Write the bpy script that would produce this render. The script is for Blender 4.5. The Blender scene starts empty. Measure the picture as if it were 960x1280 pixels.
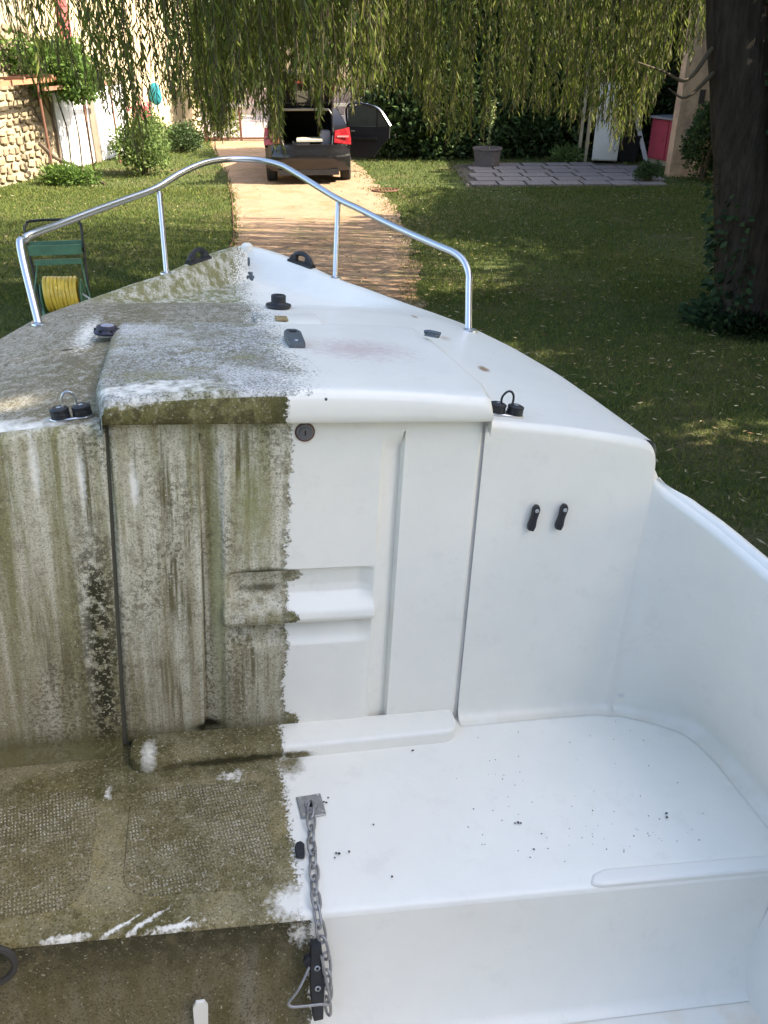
import bpy, bmesh, math, random
import numpy as np
from mathutils import Vector, Matrix
S = bpy.context.scene
C = S.collection
rad = math.radians
R = random.Random(7)
rng = np.random.default_rng(11)

# ------------------------------------------------------------------ camera, sky, sun, exposure
cam = bpy.data.objects.new('camera', bpy.data.cameras.new('camera'))
C.objects.link(cam); S.camera = cam
cam.location = (0, 0, 2.7); cam.rotation_euler = (rad(90 - 29.8), 0, 0)
cam.data.sensor_fit = 'VERTICAL'; cam.data.sensor_height = 36; cam.data.lens = 29.25
cam.data.clip_start = 0.05; cam.data.clip_end = 600
S.render.resolution_x = 768; S.render.resolution_y = 1024
SUN_EL, SUN_AZ = 43.0, 99.0
W = bpy.data.worlds.new('World'); S.world = W; W.use_nodes = True
nt = W.node_tree
sky = nt.nodes.new('ShaderNodeTexSky'); sky.sky_type = 'NISHITA'; sky.sun_disc = False
sky.sun_elevation = rad(SUN_EL); sky.sun_rotation = rad(SUN_AZ)
sky.air_density = 1.0; sky.dust_density = 2.5; sky.ozone_density = 0.8
bg = nt.nodes['Background']; bg.inputs[1].default_value = 0.14
nt.links.new(sky.outputs[0], bg.inputs[0])
sl = bpy.data.lights.new('sun', 'SUN'); sl.energy = 4.6; sl.angle = rad(0.5); sl.color = (1.0, 0.90, 0.74)
so = bpy.data.objects.new('sun', sl); C.objects.link(so)
sd = Vector((math.sin(rad(SUN_AZ)) * math.cos(rad(SUN_EL)), math.cos(rad(SUN_AZ)) * math.cos(rad(SUN_EL)), math.sin(rad(SUN_EL))))
so.rotation_euler = sd.to_track_quat('Z', 'Y').to_euler(); so.location = (0, 0, 30)
S.view_settings.view_transform = 'Standard'; S.view_settings.look = 'None'
S.view_settings.exposure = 2.05; S.view_settings.gamma = 1.0
S.cycles.max_bounces = 8; S.cycles.diffuse_bounces = 4

# ------------------------------------------------------------------ node graph helper
class G:
    def __init__(s, name, rough=0.6, spec=0.5, metal=0.0):
        s.m = bpy.data.materials.new(name); s.m.use_nodes = True
        s.t = s.m.node_tree; s.b = s.t.nodes['Principled BSDF']
        s.b.inputs['Roughness'].default_value = rough
        s.b.inputs['Metallic'].default_value = metal
        s.b.inputs['Specular IOR Level'].default_value = spec
        s._p = None
    def set(s, sock, v):
        if isinstance(v, bpy.types.NodeSocket): s.t.links.new(v, sock)
        elif isinstance(v, (tuple, list)) and sock.type == 'RGBA': sock.default_value = (v[0], v[1], v[2], 1)
        elif isinstance(v, (tuple, list)): sock.default_value = v[:3]
        else: sock.default_value = v
    def P(s):
        if s._p is None: s._p = s.t.nodes.new('ShaderNodeTexCoord').outputs['Object']
        return s._p
    def island(s): return s.t.nodes.new('ShaderNodeNewGeometry').outputs['Random Per Island']
    def rnd(s): return s.t.nodes.new('ShaderNodeObjectInfo').outputs['Random']
    def ma(s, op, a, b=0.0, clamp=False):
        n = s.t.nodes.new('ShaderNodeMath'); n.operation = op; n.use_clamp = clamp
        s.set(n.inputs[0], a); s.set(n.inputs[1], b); return n.outputs[0]
    def vm(s, op, a, b=(0, 0, 0)):
        n = s.t.nodes.new('ShaderNodeVectorMath'); n.operation = op
        s.set(n.inputs[0], a); s.set(n.inputs[1], b)
        return n.outputs['Value'] if op in ('LENGTH', 'DISTANCE', 'DOT_PRODUCT') else n.outputs[0]
    def xyz(s, v=None):
        n = s.t.nodes.new('ShaderNodeSeparateXYZ'); s.set(n.inputs[0], v or s.P()); return n.outputs
    def noise(s, scale=5.0, det=4, rough=0.6, v=None, stretch=None, w=0.0):
        v = v or s.P()
        if stretch: v = s.vm('MULTIPLY', v, stretch)
        if w: v = s.vm('ADD', v, (w, w * 1.7, -w))
        n = s.t.nodes.new('ShaderNodeTexNoise'); s.set(n.inputs['Vector'], v)
        n.inputs['Scale'].default_value = scale; n.inputs['Detail'].default_value = det; n.inputs['Roughness'].default_value = rough
        return n.outputs['Fac']
    def voro(s, scale, v=None, feat='F1', out='Distance'):
        n = s.t.nodes.new('ShaderNodeTexVoronoi'); n.feature = feat; s.set(n.inputs['Vector'], v or s.P())
        n.inputs['Scale'].default_value = scale; return n.outputs[out]
    def mr(s, v, a, b, c=0.0, d=1.0, smooth=False):
        n = s.t.nodes.new('ShaderNodeMapRange'); n.clamp = True
        if smooth: n.interpolation_type = 'SMOOTHSTEP'
        s.set(n.inputs['Value'], v)
        for i, x in zip(('From Min', 'From Max', 'To Min', 'To Max'), (a, b, c, d)): s.set(n.inputs[i], x)
        return n.outputs[0]
    def mix(s, f, a, b):
        n = s.t.nodes.new('ShaderNodeMix'); n.data_type = 'RGBA'
        s.set(n.inputs['Factor'], f); s.set(n.inputs['A'] if False else n.inputs[6], a); s.set(n.inputs[7], b); return n.outputs[2]
    def spot(s, c, r, soft=0.5, wob=0.5, nscale=60, rot=0):
        q = s.vm('SUBTRACT', s.P(), c)
        if rot:
            n = s.t.nodes.new('ShaderNodeVectorRotate'); n.rotation_type = 'Z_AXIS'; s.set(n.inputs['Vector'], q); n.inputs['Angle'].default_value = rad(-rot); q = n.outputs[0]
        d = s.vm('LENGTH', s.vm('DIVIDE', q, r))
        d = s.ma('ADD', d, s.ma('MULTIPLY', s.ma('SUBTRACT', s.noise(nscale, 3), 0.5), wob * 2))
        return s.mr(d, 1.0 - soft, 1.0, 1.0, 0.0)
    def col(s, v): s.set(s.b.inputs['Base Color'], v); return s
    def bump(s, h, strength=0.3, dist=0.01):
        n = s.t.nodes.new('ShaderNodeBump'); n.inputs['Strength'].default_value = strength; n.inputs['Distance'].default_value = dist
        s.set(n.inputs['Height'], h); s.set(s.b.inputs['Normal'], n.outputs[0]); return s

def simple(name, col, rough=0.6, metal=0.0, var=0.12, scale=8, bump=0.1, col2=None, spec=0.5):
    g = G(name, rough, spec, metal)
    n = g.noise(scale, 5)
    c2 = col2 or tuple(x * (1 - var * 2) for x in col)
    g.col(g.mix(g.mr(n, 0.3, 0.7), col, c2))
    if bump: g.bump(g.noise(scale * 6, 4), bump, 0.004)
    return g.m

# ------------------------------------------------------------------ mesh helpers
def me(name, v, f, smooth=False):
    m = bpy.data.meshes.new(name)
    v = np.asarray(v, dtype=np.float32)
    if isinstance(f, np.ndarray):
        k = f.shape[1]; m.vertices.add(len(v)); m.vertices.foreach_set('co', v.ravel())
        m.loops.add(f.size); m.loops.foreach_set('vertex_index', f.astype(np.int32).ravel())
        m.polygons.add(len(f)); m.polygons.foreach_set('loop_start', np.arange(0, f.size, k, dtype=np.int32))
        m.update(calc_edges=True)
    else: m.from_pydata([tuple(map(float, q)) for q in v], [], f); m.update()
    if smooth: m.polygons.foreach_set('use_smooth', [True] * len(m.polygons))
    return m
def ob(name, mesh, mat=None, parent=None, loc=None, rot=None):
    o = bpy.data.objects.new(name, mesh); C.objects.link(o)
    if mat and not mesh.materials: mesh.materials.append(mat)
    if parent: o.parent = parent
    if loc is not None: o.location = loc
    if rot is not None: o.rotation_euler = rot
    return o
def tag(o, label=None, cat=None, group=None, kind=None):
    for k, v in (('label', label), ('category', cat), ('group', group), ('kind', kind)):
        if v: o[k] = v
    return o
def empty(name, loc=(0, 0, 0), rz=0, label=None, cat=None, group=None):
    o = bpy.data.objects.new(name, None); C.objects.link(o); o.location = loc; o.rotation_euler = (0, 0, rz)
    o.empty_display_size = 0.1
    return tag(o, label, cat, group)
def join(parts):
    V, F, n = [], [], 0
    for v, f in parts:
        V += [tuple(q) for q in v]; F += [tuple(i + n for i in q) for q in f]; n += len(v)
    return V, F
def box(x0, x1, y0, y1, z0, z1):
    v = [(x, y, z) for z in (z0, z1) for y in (y0, y1) for x in (x0, x1)]
    return v, [(0, 2, 3, 1), (4, 5, 7, 6), (0, 1, 5, 4), (2, 6, 7, 3), (0, 4, 6, 2), (1, 3, 7, 5)]
def bev(vf, w=0.01, seg=2, name='part', smooth=True):
    bm = bmesh.new(); vs = [bm.verts.new(q) for q in vf[0]]
    for q in vf[1]: bm.faces.new([vs[i] for i in q])
    bmesh.ops.recalc_face_normals(bm, faces=bm.faces)
    bmesh.ops.bevel(bm, geom=list(bm.edges), offset=w, segments=seg, profile=0.6, affect='EDGES', clamp_overlap=True)
    m = bpy.data.meshes.new(name); bm.to_mesh(m); bm.free()
    if smooth: m.polygons.foreach_set('use_smooth', [True] * len(m.polygons)); m.set_sharp_from_angle(angle=rad(35))
    return m
def catmull(pts, n):
    P = [Vector(p) for p in pts]; P = [P[0] * 2 - P[1]] + P + [P[-1] * 2 - P[-2]]; out = []
    for i in range(1, len(P) - 2):
        for k in range(n):
            t = k / n; a, b, c, d = P[i - 1:i + 3]
            out.append(0.5 * ((2 * b) + (c - a) * t + (2 * a - 5 * b + 4 * c - d) * t * t + (3 * b - a - 3 * c + d) * t ** 3))
    out.append(P[-2]); return out
def tube(pts, r, seg=10, closed=False, sm=0, rz=None):
    P = catmull(pts, sm) if sm else [Vector(p) for p in pts]
    n = len(P); V, F = [], []; up = Vector((0, 0, 1)); prev = None
    for i, p in enumerate(P):
        t = (P[(i + 1) % n] - P[i - 1]) if closed else (P[min(i + 1, n - 1)] - P[max(i - 1, 0)])
        t.normalize()
        if prev is None: a = t.orthogonal().normalized()
        else: a = (prev - t * prev.dot(t)).normalized()
        prev = a; b = t.cross(a)
        rr = r(i / (n - 1)) if callable(r) else r
        for k in range(seg):
            w = 2 * math.pi * k / seg; V.append(p + (a * math.cos(w) + b * math.sin(w)) * rr)
    m = n if closed else n - 1
    for i in range(m):
        for k in range(seg):
            j = (i + 1) % n; F.append((i * seg + k, i * seg + (k + 1) % seg, j * seg + (k + 1) % seg, j * seg + k))
    if not closed: F += [tuple(range(seg))[::-1], tuple(range((n - 1) * seg, n * seg))]
    return V, F
def lathe(prof, seg=24, c=(0, 0, 0)):
    V = [(c[0] + r * math.cos(2 * math.pi * k / seg), c[1] + r * math.sin(2 * math.pi * k / seg), c[2] + z) for r, z in prof for k in range(seg)]
    F = [(i * seg + k, i * seg + (k + 1) % seg, (i + 1) * seg + (k + 1) % seg, (i + 1) * seg + k) for i in range(len(prof) - 1) for k in range(seg)]
    F += [tuple(range(seg))[::-1], tuple(range((len(prof) - 1) * seg, len(prof) * seg))]
    return V, F
def grid(fn, nu, nv):
    V = [fn(i / nu, j / nv) for j in range(nv + 1) for i in range(nu + 1)]
    F = [(j * (nu + 1) + i, j * (nu + 1) + i + 1, (j + 1) * (nu + 1) + i + 1, (j + 1) * (nu + 1) + i) for j in range(nv) for i in range(nu)]
    return V, F
def prism(poly, y0, y1, ax='y'):
    """extrude a 2-D polygon (a,b) along an axis"""
    n = len(poly)
    def mk(a, b, t): return {'y': (a, t, b), 'z': (a, b, t), 'x': (t, a, b)}[ax]
    V = [mk(a, b, y0) for a, b in poly] + [mk(a, b, y1) for a, b in poly]
    F = [tuple(range(n)), tuple(range(n, 2 * n))[::-1]] + [(i, i + n, (i + 1) % n + n, (i + 1) % n) for i in range(n)]
    return V, F
def interp(xs, ys): return lambda t: float(np.interp(t, xs, ys))
def xf(vf, M): return [M @ Vector(q) for q in vf[0]], vf[1]
def fixn(m):
    bm = bmesh.new(); bm.from_mesh(m); bmesh.ops.recalc_face_normals(bm, faces=bm.faces); bm.to_mesh(m); bm.free(); return m
def mk(name, vf, mat, parent=None, smooth=False, sharp=40):
    m = fixn(me(name, vf[0], vf[1], smooth))
    if smooth: m.set_sharp_from_angle(angle=rad(sharp))
    return ob(name, m, mat, parent)

# leaves as many small folded rhombs (numpy); pos, direction, length, width
def leaves(pos, dirv, ln, wd, fold=0.25, seed=1):
    r = np.random.default_rng(seed); n = len(pos)
    d = dirv / (np.linalg.norm(dirv, axis=1, keepdims=True) + 1e-9)
    rv = r.normal(size=(n, 3)); s = np.cross(d, rv); s /= (np.linalg.norm(s, axis=1, keepdims=True) + 1e-9)
    u = np.cross(s, d)
    ln = np.broadcast_to(ln, (n,))[:, None]; wd = np.broadcast_to(wd, (n,))[:, None]
    V = np.empty((n, 4, 3)); V[:, 0] = pos; V[:, 2] = pos + d * ln
    V[:, 1] = pos + d * ln * 0.45 + s * wd * 0.5 + u * wd * fold; V[:, 3] = pos + d * ln * 0.45 - s * wd * 0.5 + u * wd * fold
    b = (np.arange(n) * 4)[:, None]
    F = np.concatenate([b + np.array([[0, 1, 2]]), b + np.array([[0, 2, 3]])], axis=1).reshape(-1, 3)
    return V.reshape(-1, 3), F
def merge_np(lst):
    V, F, n = [], [], 0
    for v, f in lst: V.append(v); F.append(f + n); n += len(v)
    return np.concatenate(V), np.concatenate(F)

# ------------------------------------------------------------------ leaf and plant materials
def leaf_mat(name, cols, trans=0.35, rough=0.5):
    g = G(name, rough, 0.15)
    n = g.t.nodes.new('ShaderNodeValToRGB'); g.t.links.new(g.island(), n.inputs[0])
    el = n.color_ramp.elements
    while len(el) < len(cols): el.new(0.5)
    for i, c in enumerate(cols): el[i].position = i / (len(cols) - 1); el[i].color = (*c, 1)
    g.col(n.outputs[0])
    tr = g.t.nodes.new('ShaderNodeBsdfTranslucent'); g.t.links.new(n.outputs[0], tr.inputs[0])
    mx = g.t.nodes.new('ShaderNodeMixShader'); mx.inputs[0].default_value = trans
    out = g.t.nodes['Material Output']
    g.t.links.new(g.b.outputs[0], mx.inputs[1]); g.t.links.new(tr.outputs[0], mx.inputs[2]); g.t.links.new(mx.outputs[0], out.inputs[0])
    return g.m
WILLOW = leaf_mat('willow_leaf', [(.07, .10, .022), (.12, .16, .03), (.17, .21, .04), (.24, .26, .055), (.17, .19, .09)], 0.5)
HEDGE = leaf_mat('hedge_leaf', [(.03, .05, .02), (.045, .075, .026), (.065, .10, .035), (.085, .13, .04)], 0.2, 0.35)
BRIGHT = leaf_mat('vine_leaf', [(.06, .11, .025), (.1, .17, .035), (.15, .23, .05)], 0.4)
BUSHM = leaf_mat('bush_leaf', [(.07, .11, .03), (.12, .18, .05), (.2, .25, .08)], 0.35)
IVY = leaf_mat('ivy_leaf', [(.022, .042, .02), (.035, .065, .028), (.055, .09, .035)], 0.1, 0.5)
GRASSM = leaf_mat('grass_blade', [(.045, .068, .016), (.065, .098, .020), (.095, .13, .026), (.125, .15, .032), (.2, .18, .07)], 0.25, 0.8)
DRYLEAF = leaf_mat('dry_leaf', [(.22, .16, .08), (.3, .24, .13), (.4, .36, .22), (.18, .1, .05)], 0.1, 0.7)
FLOWER = leaf_mat('pink_petal', [(.5, .12, .15), (.6, .2, .22)], 0.3)
g = G('bark', 0.9, 0.2)
bn = g.noise(7, 8, 0.7, stretch=(3, 3, .5)); g.col(g.mix(g.mr(bn, .35, .65), (.032, .025, .019), (.085, .066, .052)))
g.bump(bn, 1.0, 0.06); BARK = g.m
TWIG = simple('twig_bark', (.09, .065, .04), 0.8)

def cloud(centers, rad_, n, size, seed, up=0.3, asp=0.45, hang=0.0):
    """leaf clumps: centres (k,3) with clump radius, n leaves in all"""
    r = np.random.default_rng(seed); c = np.asarray(centers); k = len(c)
    idx = r.integers(0, k, n); q = r.normal(size=(n, 3)); q /= np.linalg.norm(q, axis=1, keepdims=True)
    rr = rad_ * (r.random(n) ** 0.45)[:, None]
    pos = c[idx] + q * rr; d = q + r.normal(size=(n, 3)) * 0.6; d[:, 2] += up - hang
    ln = size * (0.6 + 0.8 * r.random(n))
    return leaves(pos, d, ln, ln * asp, 0.2, seed)
def ell_centers(c, rx, ry, rz, k, seed, shell=0.6, zmin=None):
    r = np.random.default_rng(seed); q = r.normal(size=(k, 3)); q /= np.linalg.norm(q, axis=1, keepdims=True)
    s = shell + (1 - shell) * r.random(k); q = q * s[:, None] * np.array([rx, ry, rz]) + np.array(c)
    if zmin is not None: q[:, 2] = np.maximum(q[:, 2], zmin)
    return q

# ================================================================== SETTING: ground, drive, street
gg = G('lawn_soil', 0.95, 0.1)
n1 = gg.noise(0.55, 5); n2 = gg.noise(35, 6, .7); n3 = gg.noise(3, 4)
base = gg.mix(gg.mr(n3, .35, .65), (.055, .075, .024), (.085, .105, .035))
base = gg.mix(gg.mr(n1, .5, .72), base, (.15, .12, .065))
base = gg.mix(gg.mr(n2, .45, .75), base, (.03, .035, .012))
gg.col(base); gg.bump(n2, .8, .03)
def zg(x, y): return 0.0
ground = ob('ground', me('ground', [(-150, -60, 0), (150, -60, 0), (150, 250, 0), (-150, 250, 0)], [(0, 1, 2, 3)]), gg.m)
tag(ground, kind='structure')
DRL = interp([-2, 4, 9, 13, 16.6, 19.1, 22, 26, 30], [-2.0, -2.0, -2.1, -2.25, -2.85, -3.35, -4.0, -5.0, -5.6])
DRR = interp([-2, 4, 9, 13, 15.75, 19.1, 22, 26, 30], [.5, .5, .46, .43, .18, -.25, -.7, -1.4, -2])
gd = G('gravel_drive', 0.95, 0.15)
a = gd.noise(120, 5, .7); b = gd.noise(2.2, 5, .6); c = gd.voro(70)
cc = gd.mix(gd.mr(b, .35, .7), (.36, .245, .155), (.28, .185, .115))
cc = gd.mix(gd.mr(a, .5, .75), cc, (.17, .12, .08)); cc = gd.mix(gd.mr(c, .0, .25, .45, 0), cc, (.42, .34, .25))
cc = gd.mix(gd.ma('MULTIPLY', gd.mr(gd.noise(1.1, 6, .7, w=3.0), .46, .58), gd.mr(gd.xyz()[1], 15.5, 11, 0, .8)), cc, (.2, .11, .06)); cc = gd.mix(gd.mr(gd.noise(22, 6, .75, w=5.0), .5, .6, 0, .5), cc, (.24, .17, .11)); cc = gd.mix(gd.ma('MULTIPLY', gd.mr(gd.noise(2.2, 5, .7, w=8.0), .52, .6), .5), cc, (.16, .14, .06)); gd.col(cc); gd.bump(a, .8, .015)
rr = random.Random(3); V, F = [], []
NY = 110
for j in range(NY + 1):
    y = 2 + 25 * j / NY; l = DRL(y) + rr.uniform(-.05, .05); r_ = DRR(y) + rr.uniform(-.1, .1)
    for i in range(7): V.append((l + (r_ - l) * i / 6, y, 0.012 + (0 if i in (0, 6) else .012 * rr.random())))
    if j: F += [((j - 1) * 7 + i, (j - 1) * 7 + i + 1, j * 7 + i + 1, j * 7 + i) for i in range(6)]
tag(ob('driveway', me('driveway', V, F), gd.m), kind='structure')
tag(ob('street', me('street', [(-40, 27, .008), (40, 27, .008), (40, 36, .008), (-40, 36, .008)], [(0, 1, 2, 3)]), simple('street_asphalt', (.34, .27, .235), .9, scale=3, bump=.4)), kind='structure')

# grass blades, thinned with distance, kept off the drive and patio
def grass(n, ylo, yhi, h, seed, w=0.006):
    r = np.random.default_rng(seed)
    y = ylo + (yhi - ylo) * r.random(n) ** 0.9; half = 0.52 * y + 1.2
    x = (r.random(n) * 2 - 1) * half
    l = np.interp(y, [2, 4, 9, 13, 16.6, 19.1, 22, 26], [-2.0, -2.0, -2.1, -2.25, -2.85, -3.35, -4.0, -5.0]) + .03 + .15 * r.random(n) ** 4 * (y > 4)
    q = np.interp(y, [2, 4, 9, 13, 15.75, 19.1, 22, 26], [.5, .5, .46, .43, .18, -.25, -.7, -1.4]) - .38 * r.random(n) ** 2.5 + .07 * np.sin(y * 3.1) + .05 * np.sin(y * 7.7)
    ok = (x < l) | (x > q)
    ok &= ~((x > 1.75) & (x < 5.75) & (y > 18.15) & (y < 21.8))
    ok &= x > -7.9 + (y - 18) * .2
    bare = (np.sin(x * 1.3 + 2) * np.sin(y * .9 + x * .7) > .55) & (r.random(n) < .5) & (x > .5)
    ok &= ~bare
    x, y = x[ok], y[ok]; m = len(x)
    d = np.stack([r.normal(size=m) * .55, r.normal(size=m) * .55, np.ones(m)], 1)
    ln = h * (0.5 + r.random(m))
    return leaves(np.stack([x, y, np.zeros(m)], 1), d, ln, w * (.7 + .8 * r.random(m)), 0.1, seed)
v, f = merge_np([grass(150000, 3.4, 10.5, .045, 1, .006), grass(190000, 9.5, 18, .05, 2, .009), grass(70000, 17, 27, .06, 3, .014)])
tag(ob('grass', me('grass', v, f), GRASSM), 'short patchy lawn grass on both sides of the gravel drive', 'grass', kind='stuff')
r = np.random.default_rng(5); n = 9000
x = r.uniform(-1, 1, n); y = 4 + 15 * r.random(n); x = x * (0.5 * y + 1)
ang = r.uniform(0, 6.28, n)
keep = (r.random(n) < np.where((x > -2.3) & (x < .9) & (y < 13), 1.0, np.where(x > 0, .55, .2)))
x, y, ang = x[keep], y[keep], ang[keep]; n = len(x)
v, f = leaves(np.stack([x, y, .03 + .03 * r.random(n)], 1), np.stack([np.cos(ang), np.sin(ang), r.normal(size=n) * .15], 1), .045 + .03 * r.random(n), .013, .15, 9)
tag(ob('fallen_leaves', me('fallen_leaves', v, f), DRYLEAF), 'dry narrow willow leaves scattered over lawn and drive', 'leaves', kind='stuff')

RUST = simple('rusty_iron', (.16, .07, .04), .85, scale=25, bump=.3)
pts = [(DRL(y) - .02, y, .02) for y in np.arange(11.2, 19, .4)]
mk('edging_strip', ([(p[0] + a, p[1], z) for p in pts for a, z in ((-.006, 0), (-.006, .035), (.006, .035), (.006, 0))], [(i * 4 + k, i * 4 + k + 1, i * 4 + 5 + k, i * 4 + 4 + k) for i in range(len(pts) - 1) for k in range(3)]), RUST)
tag(bpy.data.objects['edging_strip'], 'thin rusty metal edging along the left side of the drive', 'edging')

# drain grate
DARK = simple('dark_iron', (.045, .035, .028), .8, scale=30)
gr = empty('drain_grate', (.03, 17.55, .02), rad(8), 'rusty round slotted drain cover at the right edge of the drive', 'drain cover')
mk('frame', tube([(.26 * math.cos(t), .2 * math.sin(t), .012) for t in np.linspace(0, 2 * math.pi, 25)[:-1]], .018, 6, True), RUST, gr)
for k in range(7):
    xx = -.2 + k * .066; hh = .19 * math.sqrt(max(0, 1 - (xx / .26) ** 2))
    mk('bar', box(xx - .012, xx + .012, -hh, hh, 0, .016), RUST, gr)

# ================================================================== willow
WIL = empty('willow_tree', (3.75, 8.8, 0), 0, 'big weeping willow with ivy-clad trunk, its hanging branches filling the top of the view', 'tree')
def wl(p): return (p[0] - 3.75, p[1] - 8.8, p[2])
tp = [(3.85, 8.8, -.1), (3.78, 8.8, .5), (3.62, 8.8, 1.2), (3.38, 8.8, 2.2), (3.15, 8.85, 3.2), (2.9, 8.9, 4.4), (2.6, 9.0, 5.6), (2.3, 9.1, 7.0)]
tr = tube([wl(p) for p in tp], lambda t: .28 - .03 * t + .12 * math.exp(-t * 22), 28, sm=8)
V = [Vector(q) for q in tr[0]]
for i, q in enumerate(V):
    a = math.atan2(q.y, q.x); k = 1 + .035 * math.sin(a * 9 + q.z * 2) + .03 * math.sin(a * 5 - q.z * 1.3 + 1) + .02 * math.sin(q.z * 9 + a * 3)
    ax = np.interp(q.z, [p[2] for p in tp], [p[0] - 3.75 for p in tp]); q.x = ax + (q.x - ax) * k; q.y *= k
mk('trunk', (V, tr[1]), BARK, WIL, True, 80)
limbs = [[(2.9, 8.9, 4.2), (1.5, 8.4, 5.6), (-.5, 8.0, 6.6), (-3, 8.2, 6.6), (-5, 8.8, 5.6)], [(3.1, 8.8, 3.6), (4.5, 7.6, 5.2), (6.2, 5.8, 6.4), (7.5, 4, 6.4)],
         [(2.8, 9, 5), (2.2, 10.8, 6.2), (1.2, 12.4, 6.4), (0, 13.6, 5.2)], [(2.7, 9, 5), (2.6, 6.8, 6.6), (2.2, 4.4, 7), (1.6, 2.4, 6.2)], [(2.4, 9, 6.2), (.2, 9.8, 7.8), (-2, 11, 7.6), (-4, 11.6, 6)], [(2.6, 9, 5), (4.4, 10.4, 6.2), (5.6, 12, 6.2)]]
for L in limbs: mk('limb', tube([wl(p) for p in L], lambda t: .15 * (1 - t) + .02, 10, sm=6), BARK, WIL, True, 80)
# twigs seen left of the trunk
for L in ([(3.0, 8.7, 2.6), (2.75, 8.5, 2.35), (2.5, 8.4, 2.42), (2.2, 8.2, 2.5)], [(3.05, 8.7, 2.4), (2.8, 8.6, 2.2), (2.62, 8.6, 2.28)]):
    mk('twig', tube([wl(p) for p in L], lambda t: .018 * (1 - t) + .004, 6, sm=5), TWIG, WIL, True)
# hanging strands: (x, y) world, bottom height from the way the curtain is cut
bottom_px = interp([0, 40, 70, 100, 130, 150, 165, 185, 210, 235, 262, 285, 310, 335, 343, 350, 380, 390, 396, 404, 440, 470, 500, 530, 545, 575, 600, 640, 680, 720, 760, 785, 815, 845, 880],
                   [95, 120, 70, 120, 150, 200, 185, 140, 130, 145, 175, 130, 135, 180, 200, 118, 112, 120, 175, 116, 125, 110, 110, 140, 165, 165, 175, 130, 140, 150, 150, 175, 165, 90, 50])
dens = interp([0, 60, 110, 150, 175, 235, 250, 480, 500, 600, 740, 860, 890], [.36, .36, .3, .7, .25, .42, 1.1, 1.0, .6, .6, .8, .8, .3])
rs = random.Random(21); strand_pts = []; LP, LD, LL = [], [], []
stem = []
def strand(x, y, zt, zb, seed_len=1.0, lean=0.0):
    n = max(3, int((zt - zb) / .3)); p = []
    dx, dy = rs.uniform(-.12, .12) + lean, rs.uniform(-.12, .12); ph = rs.uniform(0, 6)
    for i in range(n + 1):
        t = i / n; p.append((x + dx * (1 - t) * 1.2 + .035 * math.sin(ph + t * 5), y + dy * (1 - t) + .03 * math.cos(ph + t * 4), zt + (zb - zt) * t))
    stem.append(p)
    m = int((zt - zb) / .034)
    for k in range(m):
        t = k / m; i = min(n - 1, int(t * n)); u = t * n - i; a, b_ = p[i], p[i + 1]
        LP.append([a[c] + (b_[c] - a[c]) * u for c in range(3)]); w = rs.uniform(0, 6.28); s = rs.uniform(.25, .8)
        LD.append((math.cos(w) * s, math.sin(w) * s, -1.0)); LL.append(rs.uniform(.08, .145) * seed_len * (1 - .35 * (t > .93)))
cnt = 0
while cnt < 780:
    px = rs.uniform(-60, 900); y = rs.choice([rs.uniform(7.3, 9.5), rs.uniform(8.5, 13.0)])
    if px > 480: y = rs.uniform(9.3, 13.5)
    if rs.random() > dens(px) / 1.3: continue
    # hand the column over to a place in the crown
    az = math.atan((px - 480) / 1200.0); x = math.tan(az) * y
    if (x - 3.3) ** 2 + (y - 8.8) ** 2 < .25: continue
    e = rad(29.8) + math.atan((bottom_px(px) + rs.choice([14, 0, -6, -20, -50, -90]) * rs.random() * 1.2 - 640) / 1040.0)
    zb = 2.7 - math.tan(e) * y; zb = max(zb, 1.2)
    if px > 480 and (math.sin(px * .055) + math.sin(px * .021 + 1) > .9) and rs.random() < .6: continue
    strand(x, y, rs.uniform(3.9, 4.8), zb); cnt += 1
# drooping strands over the rest of the crown (above the view, also overhead)
for k in range(900):
    a = rs.uniform(0, 6.28); q = 6.6 * math.sqrt(rs.random()); x = 1.4 + q * math.cos(a) * 1.1; y = 8.6 + q * .85 * math.sin(a)
    if y < 6.5 and x < 3: continue
    strand(x, y, rs.uniform(5.2, 6.6), rs.uniform(3.3, 4.3), 1.3)
LP, LD, LL = np.array(LP), np.array(LD), np.array(LL)
v, f = leaves(LP, LD, LL, LL * .17, .15, 4)
# crown mass above
cs = []
for k in range(230):
    a = rs.uniform(0, 6.28); q = math.sqrt(rs.random()); x = 1.4 + 7.4 * q * math.cos(a); y = 8.4 + 5.6 * q * math.sin(a)
    z = 4.6 + 3.6 * (1 - q * q) * rs.uniform(.6, 1)
    if (y < 6.5 and x < 3.2 + (5 - y) * .2) or (x > 1.5 and y > 8.6 and rs.random() < .75) or (x > 4.2 and y > 10.2) or y > 12.2: continue
    cs.append((x, y, z))
cs = np.array(cs)
v2, f2 = cloud(cs, .85, 42000, .16, 8, 0, .28, 1.2)
vv, ff = merge_np([(v, f), (v2, f2)]); vv = vv - np.array([3.75, 8.8, 0])
o = ob('hanging_foliage', me('hanging_foliage', vv, ff), WILLOW, WIL); o['kind'] = 'stuff'
SV, SF, n0 = [], [], 0
for p in stem:
    for i, q in enumerate(p):
        for k in range(3): SV.append((q[0] - 3.75 + .004 * math.cos(k * 2.09), q[1] - 8.8 + .004 * math.sin(k * 2.09), q[2]))
        if i: SF += [(n0 + (i - 1) * 3 + k, n0 + (i - 1) * 3 + (k + 1) % 3, n0 + i * 3 + (k + 1) % 3, n0 + i * 3 + k) for k in range(3)]
    n0 += len(p) * 3
o = ob('withes', me('withes', np.array(SV), np.array(SF)), TWIG, WIL); o['kind'] = 'stuff'
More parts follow.
